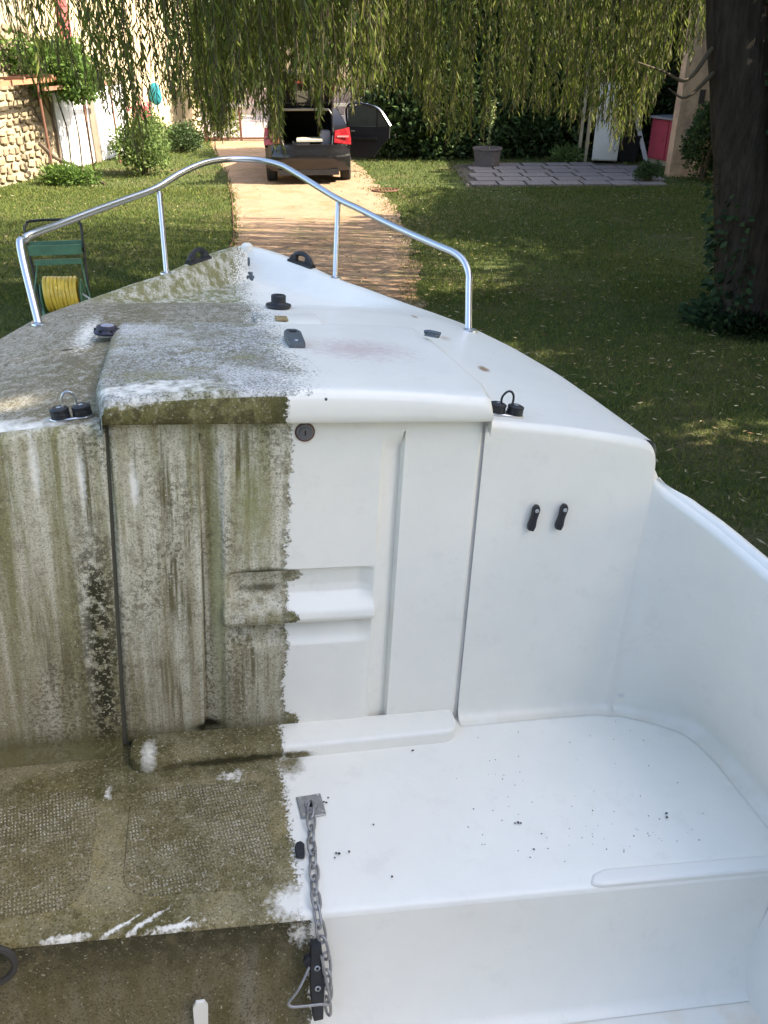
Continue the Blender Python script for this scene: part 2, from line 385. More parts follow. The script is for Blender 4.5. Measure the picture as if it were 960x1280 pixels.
# ivy on the trunk
P_, D_ = [], []
for k in range(9000):
    z = rs.random() ** 1.1 * 4.2; side = rs.random()
    a = rs.uniform(-1.3, 1.0) if side < .72 else rs.uniform(2.6, 4.6)
    if side >= .72 and (z > 1.2 * rs.random() + .3 or rs.random() < .5): continue
    cx = np.interp(z, [p[2] for p in tp], [p[0] for p in tp]); rr_ = .24 + .10 * rs.random() + (.14 if side < .72 else .08) * (1 - z / 5) + (.25 * rs.random() if side < .72 else 0)
    rr_ -= .05 * (side >= .72); P_.append((cx + rr_ * math.cos(a), 8.8 + rr_ * math.sin(a), z)); D_.append((math.cos(a) + rs.uniform(-.6, .6), math.sin(a) + rs.uniform(-.6, .6), -.6 + rs.uniform(-.4, .6)))
for k in range(2600):
    a = rs.uniform(0, 6.28); q = .35 + .4 * rs.random() ** 2; P_.append((4.0 + q * math.cos(a), 8.8 + q * math.sin(a) * .9, rs.random() * .28 * (1.1 - q))); D_.append((math.cos(a), math.sin(a), rs.uniform(0, 1)))
v, f = leaves(np.array(P_) , np.array(D_), .07 + .04 * rng.random(len(P_)), .06, .15, 6)
tag(ob('ivy', me('ivy', v, f), IVY), 'dark ivy climbing the right side and foot of the willow trunk', 'ivy')
v, f = cloud(ell_centers((5.2, 9.3, 1.8), .9, .5, 2.0, 40, 3), .4, 9000, .09, 12, 0, .7)
IB = empty('ivy_bush', (5.2, 9.3, 0), 0, 'dark leafy bush just right of the willow trunk', 'bush')
ob('foliage', me('foliage', v - np.array([5.2, 9.3, 0]), f), IVY, IB)
mk('stem', tube([(0, 0, -.05), (.05, 0, 1.5), (0, .05, 3)], .05, 8, sm=4), BARK, IB, True)

# unseen trees at the right and behind that shade lawn, boat and patio
def tree(name, loc, h, rx, rz, n, seed, label, leafm, size=.2, k=70, trunk_r=.18):
    t = empty(name, loc, 0, label, 'tree')
    mk('trunk', tube([(0, 0, -.1), (.1, 0, h * .4), (0, .1, h * .8)], lambda q: trunk_r * (1 - .6 * q), 12, sm=6), BARK, t, True, 80)
    for a in range(5):
        w = a * 1.257 + seed; mk('limb', tube([(.08, 0, h * .38 + a * .1), (rx * .4 * math.cos(w), rx * .4 * math.sin(w), h * .58), (rx * .75 * math.cos(w), rx * .75 * math.sin(w), h * .72)], lambda q: .07 * (1 - .7 * q), 7, sm=4), BARK, t, True, 80)
    v, f = cloud(ell_centers((0, 0, h - rz), rx, rx, rz, k, seed, .35), rx * .27, n, size, seed, .2, .5)
    ob('crown', me('crown', v, f), leafm, t); return t
tree('unseen_shade_tree', (9.4, 14.0, 0), 6.9, 3.4, 2.7, 24000, 31, 'broad leafy tree right of the lawn, beyond the frame', HEDGE, .26)
tree('unseen_shade_tree', (7.6, 1.6, 0), 9.2, 4.0, 3.4, 30000, 32, 'broad leafy tree added beyond the frame at the right to shade the boat', HEDGE, .34, 90)  # unseen tree added to keep direct sun off the boat
tree('unseen_shade_tree', (11.0, 8.2, 0), 8.0, 3.4, 3.0, 22000, 35, 'broad leafy tree added beyond the frame right of the willow to shade the lawn', HEDGE, .3, 80)  # added out of view to cut sun flecks on the right lawn
tree('added_rear_tree', (-1.5, -8.5, 0), 7.5, 4.2, 3.4, 16000, 33, 'broad leafy tree added unseen behind the boat to block low sky light', HEDGE, .34, 90)  # unseen, added to lower the horizontal light from behind the camera
tree('added_rear_tree', (5.5, -8, 0), 7.5, 4.2, 3.4, 16000, 34, 'broad leafy tree added unseen behind and right of the boat to block low sky light', HEDGE, .34, 90)  # second unseen tree added against the light from behind
tree('unseen_shade_tree', (10.9, 18.0, 0), 7.3, 3.2, 2.6, 20000, 36, 'broad leafy tree added beyond the frame near the tan outbuilding to shade the patio', HEDGE, .3, 80)  # added out of view so the patio lies in shade
#MID
# ================================================================== hedge, bushes
def bush(name, loc, rx, ry, rz, n, size, leafm, label, cat='bush', seed=1, k=40, clump=.33, asp=.5):
    b = empty(name, loc, 0, label, cat)
    cl = ell_centers((0, 0, rz * .95), rx, ry, rz, k, seed, .45, .12)
    if name == 'hedge_shrub':
        q_ = np.random.default_rng(seed); cl = np.stack([q_.uniform(-rx, rx, k * 2), q_.uniform(-ry, .2, k * 2), q_.uniform(.1, rz * 2, k * 2)], 1); clump = .4
    v, f = cloud(cl, min(rx, ry, rz) * clump * 1.4, n, size, seed + 1, .3, asp)
    ob('foliage', me('foliage', v, f), leafm, b)
    for c_ in cl[:6]: mk('stem', tube([(c_[0] * .1, c_[1] * .1, -.03), (c_[0] * .5, c_[1] * .5, c_[2] * .5), tuple(c_)], lambda t: .025 * (1 - .7 * t), 5, sm=3), TWIG, b, True)
    return b
for i, (x, y, rx, rz, lab) in enumerate([(.75, 23.4, 1.05, 2.1, 'tall dark hedge shrub just right of the open car door'), (2.5, 23.6, 1.25, 2.3, 'tall dark hedge shrub behind the stone tub'), (4.1, 23.7, 1.1, 2.3, 'tall dark hedge shrub left of the white fridge'), (6.0, 24.6, 1.2, 2.4, 'tall dark hedge shrub behind the white fridge')]):
    b = bush('hedge_shrub', (x, y, 0), rx * 1.15, 1.0, rz, 30000, .14, HEDGE, lab, 'hedge', 40 + i, 80, .3)
    b['group'] = 'tall dark hedge behind the patio'
bush('lit_bush', (-5.35, 19.9, 0), .62, .6, .62, 5200, .075, BUSHM, 'sunlit yellow-green leafy bush in front of the left wall', seed=50)
bush('round_bush', (-5.35, 24.2, 0), .62, .5, .38, 3600, .07, HEDGE, 'low dark rounded bush at the far corner of the left wall', seed=51)
bush('clipped_bush', (5.55, 18.75, 0), .28, .26, .2, 2600, .045, HEDGE, 'small round clipped bush at the right corner of the patio', seed=52, k=30)
bush('wall_shrub', (6.75, 18.9, 0), .5, .4, .85, 5200, .08, HEDGE, 'dark shrub against the foot of the tan wall beside the trunk', seed=53)
bush('low_plant', (-6.55, 18.5, 0), .7, .35, .14, 2200, .12, BRIGHT, 'low sunlit leafy plants at the foot of the left wall', 'plant', 54, 26, .8, .25)
bush('low_plant', (4.45, 21.95, 0), .38, .2, .12, 600, .16, BUSHM, 'low strappy plant left of the white fridge', 'plant', 55, 14, .8, .2)
bush('flowering_bush', (-5.95, 22.6, 0), .5, .45, .55, 3000, .07, BUSHM, 'bush with a few pink blooms against the pale wall', seed=56)
v, f = cloud(ell_centers((-5.9, 22.2, 1.15), .28, .2, .25, 12, 57), .06, 260, .06, 58, 0, .8)
ob('blossom', me('blossom', v - np.array([-5.95, 22.6, 0]), f), FLOWER, [o for o in C.objects if o.name.startswith('flowering_bush')][0])
bush('drive_bush', (-4.95, 27.2, 0), .8, .8, 1.5, 5200, .11, WILLOW, 'green bush beside the left post of the entrance gate', seed=59)

# ================================================================== left house
HA = math.atan2(10.6, 2.1)                     # direction along the wall
HS = empty('stone_house', (-7.84, 18.02, 0), HA, 'sunlit pale house with rubble stone end and white garage doors, left of the drive', 'house')
g = G('pale_render', .9, .2); q = g.noise(1.6, 6); g.col(g.mix(g.mr(q, .35, .7), (.52, .42, .27), (.42, .32, .2))); g.bump(g.noise(30, 5), .4, .01); PLASTER = g.m
# local: +x along the wall, -y towards the drive
mk('wall', box(2.1, 10.8, .0, 5, 0, 5.6), PLASTER, HS)
MORT = simple('mortar', (.34, .28, .19), .95, scale=20, bump=.5)
mk('rubble_core', box(-4, 2.1, .03, 5, 0, 5.6), MORT, HS)
ST = []
for k in range(6):
    bm = bmesh.new(); bmesh.ops.create_icosphere(bm, subdivisions=1, radius=.5)
    rk = random.Random(k)
    for q in bm.verts:
        q.co = Vector([math.copysign(abs(c_) ** .55 * .5 / .5 ** .55, c_) for c_ in q.co]) * rk.uniform(.85, 1.1); q.co.y *= .55
    m = bpy.data.meshes.new('stone'); bm.to_mesh(m); bm.free(); ST.append(m)
g = G('rubble_stone', .9, .2); g.col(g.mix(g.rnd(), g.mix(g.mr(g.noise(6, 5), .3, .7), (.44, .35, .22), (.3, .23, .14)), (.2, .155, .1))); g.bump(g.noise(12, 5), .6, .02); STONE = g.m
for m in ST: m.materials.append(STONE)
zz = .05; cnt = 0
while zz < 2.9:
    hh = rs.uniform(.13, .2); xx = -.9 + rs.uniform(0, .2)
    while xx < 2.05:
        ww = rs.uniform(.16, .34)
        if cnt < 290:
            o = ob('stone', ST[rs.randrange(6)], None, HS, (xx + ww / 2, .0, zz + hh / 2 + rs.uniform(-.03, .03)), (0, rs.uniform(-.25, .25), rs.uniform(-.1, .1))); o.scale = (ww * rs.uniform(.85, 1.05), rs.uniform(.07, .13), hh * rs.uniform(.75, 1.1))
        cnt += 1; xx += ww + .015
    zz += hh + .012
WHITEP = simple('white_painted_door', (.8, .78, .74), .6, scale=2, bump=.05)
for x0, x1 in ((2.45, 3.9), (4.25, 5.75)):
    d = mk('garage_door', box(x0, x1, -.05, .0, 0, 1.62), WHITEP, HS)
    for k in range(5): mk('board', bev(box(x0 + k * (x1 - x0) / 5 + .008, x0 + (k + 1) * (x1 - x0) / 5 - .008, -.075, -.052, .03, 1.58), .006, 1) if False else box(x0 + k * (x1 - x0) / 5 + .008, x0 + (k + 1) * (x1 - x0) / 5 - .008, -.075, -.052, .03, 1.58), WHITEP, d)
mk('door_frame', join([box(2.37, 2.44, -.06, .002, 0, 1.72), box(3.96, 4.2, -.06, .002, 0, 1.72), box(5.8, 5.9, -.06, .002, 0, 1.72), box(2.37, 5.9, -.063, .001, 1.64, 1.75)]), simple('old_wood', (.22, .17, .12), .85), HS)
REDW = simple('faded_red_paint', (.32, .08, .07), .7, scale=5)
sh = mk('shutter', box(3.3, 3.75, -.06, -.003, 2.55, 3.6), REDW, HS)
for k in range(7): mk('slat', box(3.34, 3.71, -.078, -.063, 2.62 + k * .13, 2.71 + k * .13), REDW, sh)
mk('roof', xf(prism([(-4.3, 5.55), (11.2, 5.55), (11.2, 5.75), (-4.3, 5.75)], -.45, 5.4), Matrix.Identity(4)), simple('roof_tile', (.35, .16, .1), .85), HS)
TEAL = simple('teal_cloth', (.02, .28, .34), .7)
o = mk('hanging_cloth', xf(lathe([(.02, .3), (.1, .26), (.15, .1), (.17, -.08), (.12, -.2), (.03, -.26)], 12), Matrix.Translation((-6.22, 25.3, 1.3)) @ Matrix.Diagonal((1, .5, 1, 1))), TEAL, None, True)
tag(o, 'small bright teal bundle hanging on the sunlit pale wall', 'cloth')

# pergola of thin rusty poles with a vine
PG = empty('pergola', (-7.2, 19.1, 0), HA, 'thin rusty pole pergola against the stone wall', 'pergola')
for x, y, h in ((-.05, -.15, 1.92), (1.3, -.35, 1.75), (-2.2, -.15, 1.92), (2.7, -.3, 1.75)): mk('post', tube([(x, y, -.05), (x + .01, y, h)], .026, 8), RUST, PG, True)
mk('beam', box(-2.6, .9, -.2, -.13, 1.86, 1.95), simple('orange_beam', (.36, .16, .08), .8), PG)
mk('beam', box(-.1, 2.9, -.33, -.27, 1.72, 1.79), simple('brown_beam', (.25, .12, .07), .8), PG)
for x in (-2, -1, 0, 1, 2): mk('rafter', box(x - .03, x + .03, -.5, .45, 1.96, 2.01), bpy.data.materials['brown_beam'], PG)
VN = empty('climbing_vine', (-6.9, 20, 0), 0, 'bright green climbing vine spilling over the rusty pergola', 'vine')
cl = np.concatenate([ell_centers((-.35, .0, 2.25), .9, 1.3, .42, 34, 61, .3), ell_centers((.25, .4, 1.85), .5, .8, .35, 18, 62, .3)])
v, f = cloud(cl, .3, 7500, .1, 63, -.3, .6); ob('foliage', me('foliage', v, f), BRIGHT, VN)
for k in range(5): mk('stem', tube([(-.5 + k * .18, -.3 + k * .2, -.03), (-.45 + k * .2, -.2 + k * .1, .9), (-.7 + k * .2, -.2 + k * .3, 1.6), (-.4 + k * .15, 0, 2.2)], lambda t: .022 * (1 - .5 * t), 6, sm=5), TWIG, VN, True)
o = mk('fallen_branch', tube([(-7.2, 18.9, .75), (-6.95, 19.1, .42), (-6.5, 18.9, .3), (-6.0, 18.6, .06), (-5.8, 18.4, .02)], lambda t: .045 * (1 - .5 * t), 8, sm=5), TWIG, None, True)
tag(o, 'crooked dead branch leaning down from the pergola to the grass', 'branch')
o = mk('timber_piece', bev(box(-7.3, -6.6, 19.35, 19.5, 0, .16), .01, 1), BARK, None) if False else mk('timber_piece', box(-7.25, -6.6, 19.4, 19.52, .0, .15), TWIG)
tag(o, 'old grey timber lying at the foot of the left wall', 'timber')

# ================================================================== gate, street side
GT = empty('entrance_gate', (-4.3, 26.6, 0), rad(3), 'low metal mesh gate closing the far end of the drive', 'gate')
GREYM = simple('pale_metal', (.5, .48, .44), .5, .3)
mk('top_rail', box(-.9, 3.6, -.025, .025, .92, 1.0), GREYM, GT); mk('bottom_rail', box(-.9, 3.6, -.02, .02, .06, .11), RUST, GT)
for x in (-.9, .12, 1.3, 2.4, 3.6): mk('post', box(x - .03, x + .03, -.03, .03, -.1, .915), RUST, GT)
for k in range(36):
    x = -.85 + k * .125; mk('bar', box(x - .006, x + .006, -.006, .006, .115, .915), GREYM, GT)
FH = empty('far_house', (-2, 44, 0), 0, 'pale house glimpsed across the street behind the trees', 'house')
mk('wall', box(-3, 9, 0, 8, 0, 6), simple('peach_render', (.6, .42, .3), .9), FH)
for x in (-1.5, 2.2, 5.6):
    w_ = mk('window', box(x, x + 1.1, -.06, .0, 1.1, 2.4), WHITEP, FH); mk('pane', box(x + .08, x + 1.02, -.075, -.062, 1.18, 2.32), simple('far_glass', (.05, .06, .07), .15), w_)
for i, (x, y, h, lab) in enumerate([(-9.5, 40, 6, 'leafy tree across the street, furthest left'), (-6.3, 38.5, 5.4, 'leafy tree across the street behind the gate'), (-3.2, 39.5, 6.5, 'leafy tree across the street behind the car'), (1.4, 34, 6, 'leafy tree beyond the car, behind the hedge'), (-12.5, 43, 7, 'leafy tree across the street behind the left house')]):
    tree('street_tree', (x, y, 0), h, 2.1, 2.6, 6500, 70 + i, lab, WILLOW if i % 2 else BRIGHT, .22, 45, .12)['group'] = 'trees across the street'
SW = mk('street_wall', box(-22, 22, 36.3, 36.6, 0, .9), simple('pink_wall', (.5, .36, .3), .9)); tag(SW, 'low pinkish wall along the far side of the street', 'wall')

# ================================================================== patio, pot, fridge, shed
PT = tag(mk('patio', [(1.70, 18.1, .006), (5.72, 18.25, .006), (5.8, 21.8, .006), (1.62, 21.5, .006)] and ([(1.70, 18.1, .006), (5.72, 18.25, .006), (5.8, 21.8, .006), (1.62, 21.5, .006)], [(0, 1, 2, 3)]), simple('patio_soil', (.09, .075, .05), .95, bump=.5)), kind='structure')
g = G('slab_concrete', .9, .2); q = g.noise(9, 6); g.col(g.mix(g.rnd(), g.mix(g.mr(q, .3, .7), (.27, .235, .215), (.17, .15, .13)), (.19, .165, .15))); g.bump(g.noise(40, 4), .4, .008)
SL = bev(box(-.5, .5, -.5, .5, 0, 1), .02, 1, 'slab', False); SL.materials.append(g.m)
for j in range(6):
    xx = 1.78 + .04 * j + (.12 if j % 2 else 0)
    ww = .58
    while xx < 5.7:
        if not (j == 5 and xx > 4.8):
            o = ob('paver', SL, None, PT, (xx + ww / 2, 18.42 + j * .57 + .03 * (xx - 1.8), .008), (rs.uniform(-.006, .006), rs.uniform(-.006, .006), rad(2) + rs.uniform(-.01, .01))); o.scale = (ww - .05, .51, .032 + rs.uniform(0, .008))
        xx += ww + .004
TUBM = simple('tub_stone', (.14, .12, .115), .85, scale=12, bump=.5)
TB = empty('planter_tub', (2.42, 21.1, .03), 0, 'round dark stone tub standing on the back corner of the patio', 'planter')
mk('tub', lathe([(.24, 0), (.28, .02), (.30, .2), (.325, .34), (.345, .36), (.345, .40), (.30, .40), (.29, .33)], 28), TUBM, TB, True, 30)
mk('soil', lathe([(.0, .335), (.288, .34)], 20), BARK, TB)
pl = [(0.02, 0, .33), (.03, .02, .75), (.1, 0, 1.05), (.09, -.05, 1.5)]
P_ = []
for k in range(150):
    t = rs.random() ** .8; i = int(t * 2.99); P_.append([pl[i][c] + (pl[i + 1][c] - pl[i][c]) * (t * 3 - i) + rs.uniform(-.02, .02) for c in range(3)])
v, f = leaves(np.array(P_), rng.normal(size=(150, 3)) + np.array([0, 0, -.8]), .09, .028, .1, 77)
PLM = leaf_mat('pale_green_leaf', [(.25, .32, .1), (.4, .45, .2)], .3)
SP = empty('spindly_plant', (2.42, 21.1, .03), 0, 'thin pale green plant growing up from the stone tub', 'plant')
ob('foliage', me('foliage', v, f), PLM, SP); mk('stem', tube(pl, .012, 6, sm=4), TWIG, SP, True)

FR = empty('fridge', (5.33, 21.7, .03), rad(-14), 'old white fridge freezer standing outside at the back of the patio', 'fridge')
ENAM = simple('aged_enamel', (.62, .60, .54), .45, scale=3, var=.06, bump=.03)
ob('cabinet', bev(box(-.3, .3, .05, .62, .03, 1.72), .02, 2, 'cabinet'), ENAM, FR)
d1 = ob('door', bev(box(-.3, .3, -.01, .045, .06, .9), .015, 2, 'door'), ENAM, FR); d2 = ob('door', bev(box(-.3, .3, -.01, .045, .915, 1.71), .015, 2, 'door'), ENAM, FR)
mk('handle', box(-.27, -.24, -.035, -.012, .7, .87), GREYM, d1); mk('handle', box(-.27, -.24, -.035, -.012, .95, 1.12), GREYM, d2)
mk('foot', join([box(-.28, -.22, .05, .1, 0, .03), box(.22, .28, .05, .1, 0, .03)]), DARK, FR)
BEIGE = simple('beige_timber', (.42, .34, .22), .8)
for x, lab in ((4.78, 'outer one of two thin beige posts leaning beside the white fridge'), (4.92, 'inner one of two thin beige posts, nearest the white fridge')):
    tag(mk('timber_post', xf(box(-.035, .035, -.03, .03, 0, 2.6), Matrix.Translation((x, 22.1 - (x - 4.78), .0)) @ Matrix.Rotation(.015, 4, 'Y')), BEIGE), lab, 'post')
BIN = empty('black_bin', (5.95, 22.15, .0), 0, 'black lidded bin between the white fridge and the red cupboard', 'bin')
BLK = simple('black_plastic', (.018, .018, .02), .45, scale=12, var=.2, bump=.05)
mk('body', xf(prism([(-.2, 0), (.2, 0), (.25, .55), (-.25, .55)], -.22, .22), Matrix.Identity(4)), BLK, BIN); ob('lid', bev(box(-.27, .27, -.25, .25, .552, .6), .015, 2, 'lid'), BLK, BIN)
tag(mk('leaning_plank', xf(box(-.05, .05, -.012, .012, 0, 1.35), Matrix.Translation((6.42, 21.95, .02)) @ Matrix.Rotation(-.38, 4, 'Y')), WHITEP), 'white plank leaning between the black bin and the red cupboard', 'plank')
RC = empty('red_cupboard', (6.40, 21.9, .0), math.atan2(-1.22, .42), 'low red two-door cupboard beside the tan wall', 'cupboard')
RED = simple('red_paint', (.42, .055, .08), .55, scale=4, var=.08, bump=.08)
mk('carcass', box(0, 1.35, 0.03, .55, .12, 1.0), RED, RC)
for x0 in (.02, .69): 
    d = ob('door', bev(box(x0, x0 + .64, .0, .028, .14, .98), .006, 1, 'door'), RED, RC); mk('knob', lathe([(.015, 0), (.02, .012), (.0, .02)], 8, (x0 + .55, -.005, .55)), DARK, d)
mk('plinth', box(.0, 1.35, .05, .5, 0, .12), MORT, RC); mk('worktop', box(-.05, 1.4, -.06, .58, 1.002, 1.05), simple('grey_slab', (.28, .27, .27), .8), RC)
OB = empty('outbuilding', (6.2, 19.5, 0), 0, 'tan plastered outbuilding at the right of the patio', 'building')
g = G('tan_render', .9, .2); q = g.noise(2.4, 7, .7); g.col(g.mix(g.mr(q, .42, .62), (.58, .40, .25), (.36, .25, .17))); g.bump(g.noise(14, 6), .8, .03); TAN = g.m
mk('wall', box(0.05, 6, -.0, .35, 0, 3.9), TAN, OB)
mk('wall', box(5.6, 6.0, .36, 4.6, 0, 3.9), TAN, OB); mk('wall', box(-.2, 6.0, 4.61, 4.9, 0, 3.9), MORT, OB)
mk('roof', box(-.4, 6.4, -.35, 5.2, 3.91, 4.05), bpy.data.materials['roof_tile'], OB)
mk('vent_hole', box(.42, .54, -.012, .1, 1.45, 1.72), DARK, OB)

# ================================================================== car
CAR = empty('parked_car', (-1.54, 18.28, 0), rad(5), 'dark grey hatchback parked on the drive with tailgate and right rear door open', 'car')
g = G('car_paint', .25, .5, .6); g.col((.022, .021, .024)); g.b.inputs['Coat Weight'].default_value = .6; g.bump(g.noise(3, 2), .02, .02); PAINT = g.m
GLASS = G('car_glass', .05, .6); GLASS.col((.015, .017, .018)); GLASS = GLASS.m
TRIM = simple('car_interior', (.02, .02, .022), .8, spec=.15); CREAM = simple('cream_trim', (.6, .55, .42), .7); GREYB = simple('grey_luggage', (.2, .2, .24), .6)
g = G('tail_lens', .12, .6); g.col(g.mix(g.mr(g.noise(10, 2), .4, .6), (.26, .012, .02), (.36, .03, .035))); LENS = g.m
CHROME = simple('chrome', (.7, .7, .72), .2, .9, .03, bump=0)
RUB = simple('tyre_rubber', (.02, .02, .02), .85)
def car_sec(y, w, zt, tw, belt=.95, bot=.25):
    return [(0, bot), (w * .86, bot), (w * .97, bot + .12), (w, .62), (w * .985, belt - .06), (w * .93, belt), (w * .93 - (w * .93 - tw) * .5, (belt + zt) / 2 + .02), (tw, zt - .06), (tw * .8, zt - .01), (0, zt)]
secs = [(.62, .89, 1.45, .6, .96), (1.2, .9, 1.46, .62, .95), (2.0, .9, 1.45, .62, .94), (2.7, .9, 1.38, .6, .93), (3.3, .9, .98, .55, .92), (3.9, .88, .88, .5, .82), (4.25, .78, .74, .45, .68)]
V, F = [], []
for y, w, zt, tw, be in secs:
    h = car_sec(y, w, zt, tw, be); full = h + [(-a, b) for a, b in h[-2:0:-1]]
    V += [(a, y, b) for a, b in full]
n = len(full)
for j in range(len(secs) - 1): F += [(j * n + i, j * n + (i + 1) % n, (j + 1) * n + (i + 1) % n, (j + 1) * n + i) for i in range(n)]
F.append(tuple(range((len(secs) - 1) * n, len(secs) * n)))
mk('body', (V, F), PAINT, CAR, True, 30)
# rear quarters: pillars, lamps shelf and bumper built round the open boot
for s in (-1, 1):
    qp = [(.50, .26, .72), (.88, .22, .72), (.5, .30, .98), (.85, .30, 1.0), (.53, .42, 1.3), (.70, .44, 1.28), (.50, .52, 1.42), (.6, .54, 1.41)]
    V = [(s * a, b, c_) for a, b, c_ in qp] + [(s * (a if a < .56 else a + .01), .63, c_) for a, b, c_ in qp]
    F = [(0, 1, 3, 2), (2, 3, 5, 4), (4, 5, 7, 6), (1, 9, 11, 3), (3, 11, 13, 5), (5, 13, 15, 7), (0, 2, 10, 8), (2, 4, 12, 10), (4, 6, 14, 12)]
    mk('rear_quarter', (V, F), PAINT, CAR, True, 30)
    mk('tail_light', (lambda vf: vf)(([(s * a, b, c_) for a, b, c_ in [(.54, .16, .80), (.885, .20, .76), (.56, .2, 1.02), (.855, .24, 1.08), (.905, .52, .84), (.87, .52, 1.06), (.54, .3, .8), (.56, .3, 1.02)]], [(0, 1, 3, 2), (1, 4, 5, 3), (2, 3, 5, 7), (0, 6, 4, 1), (0, 2, 7, 6), (4, 6, 7, 5)])), LENS, CAR, True, 50)
    mk('tail_light_strip', box(min(s * .6, s * .84), max(s * .6, s * .84), .172, .19, .90, .93), simple('clear_lens', (.6, .3, .3), .2), CAR)
    for yy in (.78, 3.35):
        w = empty('wheel', (s * .78, yy, .31)); w.parent = CAR
        mk('tyre', xf(lathe([(.2, -.105), (.29, -.105), (.315, -.07), (.315, .07), (.29, .105), (.2, .105)], 26), Matrix.Rotation(math.pi / 2, 4, 'Y')), RUB, w, True, 30)
        mk('rim', xf(lathe([(0, -.09), (.2, -.1), (.2, .1), (0, .09)], 18), Matrix.Rotation(math.pi / 2, 4, 'Y')), GREYM, w)
V, F = grid(lambda u, t: ((u - .5) * 2 * .9 * (1 - .04 * abs(2 * u - 1) ** 4) * (1 - .05 * (t < .1)), .03 + .20 * abs(2 * u - 1) ** 3.5 + .05 * math.cos(t * 3.1) ** 2, .27 + t * .5), 24, 10)
V2 = [(a, .64, c_) for a, b, c_ in V]
mk('bumper', join([(V, F), ([V[j * 25] for j in range(11)] + [(V[j * 25][0], .7, V[j * 25][2]) for j in range(11)], [(j, j + 1, j + 12, j + 11) for j in range(10)]), ([V[j * 25 + 24] for j in range(11)] + [(V[j * 25 + 24][0], .7, V[j * 25 + 24][2]) for j in range(11)], [(j, j + 1, j + 12, j + 11) for j in range(10)]), grid(lambda u, t: (V[250 + int(round(u * 24))][0] * (1 - .03 * t), V[250 + int(round(u * 24))][1] + t * .2, .77), 24, 1)]), PAINT, CAR, True, 50)
mk('diffuser', box(-.62, .62, .06, .6, .2, .30), BLK, CAR)
# boot interior
mk('boot_floor', box(-.5, .5, .2, 1.6, .70, .73), TRIM, CAR)
mk('rear_seat', box(-.55, .55, 1.5, 1.62, .72, 1.38), TRIM, CAR)
mk('roof_lining', box(-.55, .55, .62, 1.6, 1.36, 1.375), CREAM, CAR)
mk('opening_seal', tube([(-.5, .2, .735), (-.52, .27, .95), (-.52, .42, 1.3), (-.45, .5, 1.4), (.45, .5, 1.4), (.52, .42, 1.3), (.52, .27, .95), (.5, .2, .735)], .014, 6), GREYM, CAR, True)
for s in (-1, 1): mk('side_lining', box(s * .518 - .012, s * .518 + .012, .25, 1.5, .7, 1.3), TRIM, CAR)
# tailgate
TG = empty('tailgate', (0, .56, 1.44)); TG.parent = CAR; TG.rotation_euler = (rad(18), 0, 0)
mk('panel', box(-.58, .58, -.95, -.50, -.03, .05), PAINT, TG)
mk('pillar_frame', join([box(-.56, -.45, -.5, .0, -.02, .04), box(.45, .56, -.5, .0, -.02, .04), box(-.56, .56, .0, .06, -.02, .04)]), PAINT, TG)
mk('rear_window', box(-.45, .45, -.5, .0, .0, .02), GLASS, TG)
mk('lining', box(-.52, .52, -.9, -.52, -.05, -.032), TRIM, TG)
mk('registration_lamp', box(-.2, -.05, -.8, -.74, -.06, -.051), simple('lamp_red', (.6, .1, .07), .3), TG)
TG.rotation_euler = (rad(-42), 0, 0)
for s in (-1, 1): mk('gas_strut', tube([(s * .52, .45, 1.25), (s * .53, .15, 1.72)], .012, 6), DARK, CAR)
# open rear door
DR = empty('rear_door', (.9, 2.05, 0)); DR.parent = CAR; DR.rotation_euler = (0, 0, rad(68))
mk('panel', prism([(0, .3), (-.62, .32), (-.80, .55), (-.98, .72), (-1.0, .95), (0, .95)], -.03, .04, 'x'), TRIM, DR)
mk('window_frame', join([tube([(0, -.0, .95), (0, -.02, 1.36), (-.0, -.45, 1.39), (-.0, -.75, 1.28), (0, -1.0, .97)], .022, 6, sm=5), tube([(0, -.70, .95), (0, -.70, 1.29)], .013, 6)]), PAINT, DR, True)
mk('window_glass', prism([(-.02, .951), (-.03, 1.35), (-.45, 1.375), (-.74, 1.265), (-.96, .965)], .0, .008, 'x'), simple('tinted_glass', (.05, .055, .045), .4, spec=.15), DR)
mk('chrome_strip', tube([(.035, -.45, 1.405), (.035, -.76, 1.295), (.035, -1.02, .98)], .012, 6, sm=5), CHROME, DR, True)
mk('inner_handle', box(-.055, -.032, -.2, -.1, .84, .87), CHROME, DR); mk('armrest', box(-.07, -.032, -.7, -.15, .68, .74), TRIM, DR)
for s in (-1, 1):
    q = [(s * .855, 1.15, 1.0), (s * .655, 1.2, 1.36), (s * .655, 1.98, 1.36), (s * .86, 1.98, .99)]
    mk('side_window', (q + [(a + s * .012, b, c_) for a, b, c_ in q], [(0, 1, 2, 3), (7, 6, 5, 4), (0, 4, 5, 1), (1, 5, 6, 2), (2, 6, 7, 3), (3, 7, 4, 0)]), GLASS, CAR)
# things in the boot
mm = Matrix.Translation(CAR.location) @ Matrix.Rotation(rad(5), 4, 'Z')
o = tag(ob('flat_box', bev(box(-.25, .3, -.2, .2, 0, .06), .01, 1), CREAM), 'flat cream box lying across the open car boot', 'box'); o.matrix_world = mm @ Matrix.Translation((.02, .5, .80))
o = tag(ob('grey_bag', bev(box(-.11, .11, -.12, .12, 0, .28), .04, 2), GREYB), 'grey bag standing at the right of the open car boot', 'bag'); o.matrix_world = mm @ Matrix.Translation((.37, .45, .735))
o = tag(ob('dark_case', bev(box(-.22, .15, -.2, .2, 0, .07), .02, 2), TRIM), 'dark flat case at the left of the open car boot', 'case'); o.matrix_world = mm @ Matrix.Translation((-.1, .5, .731))

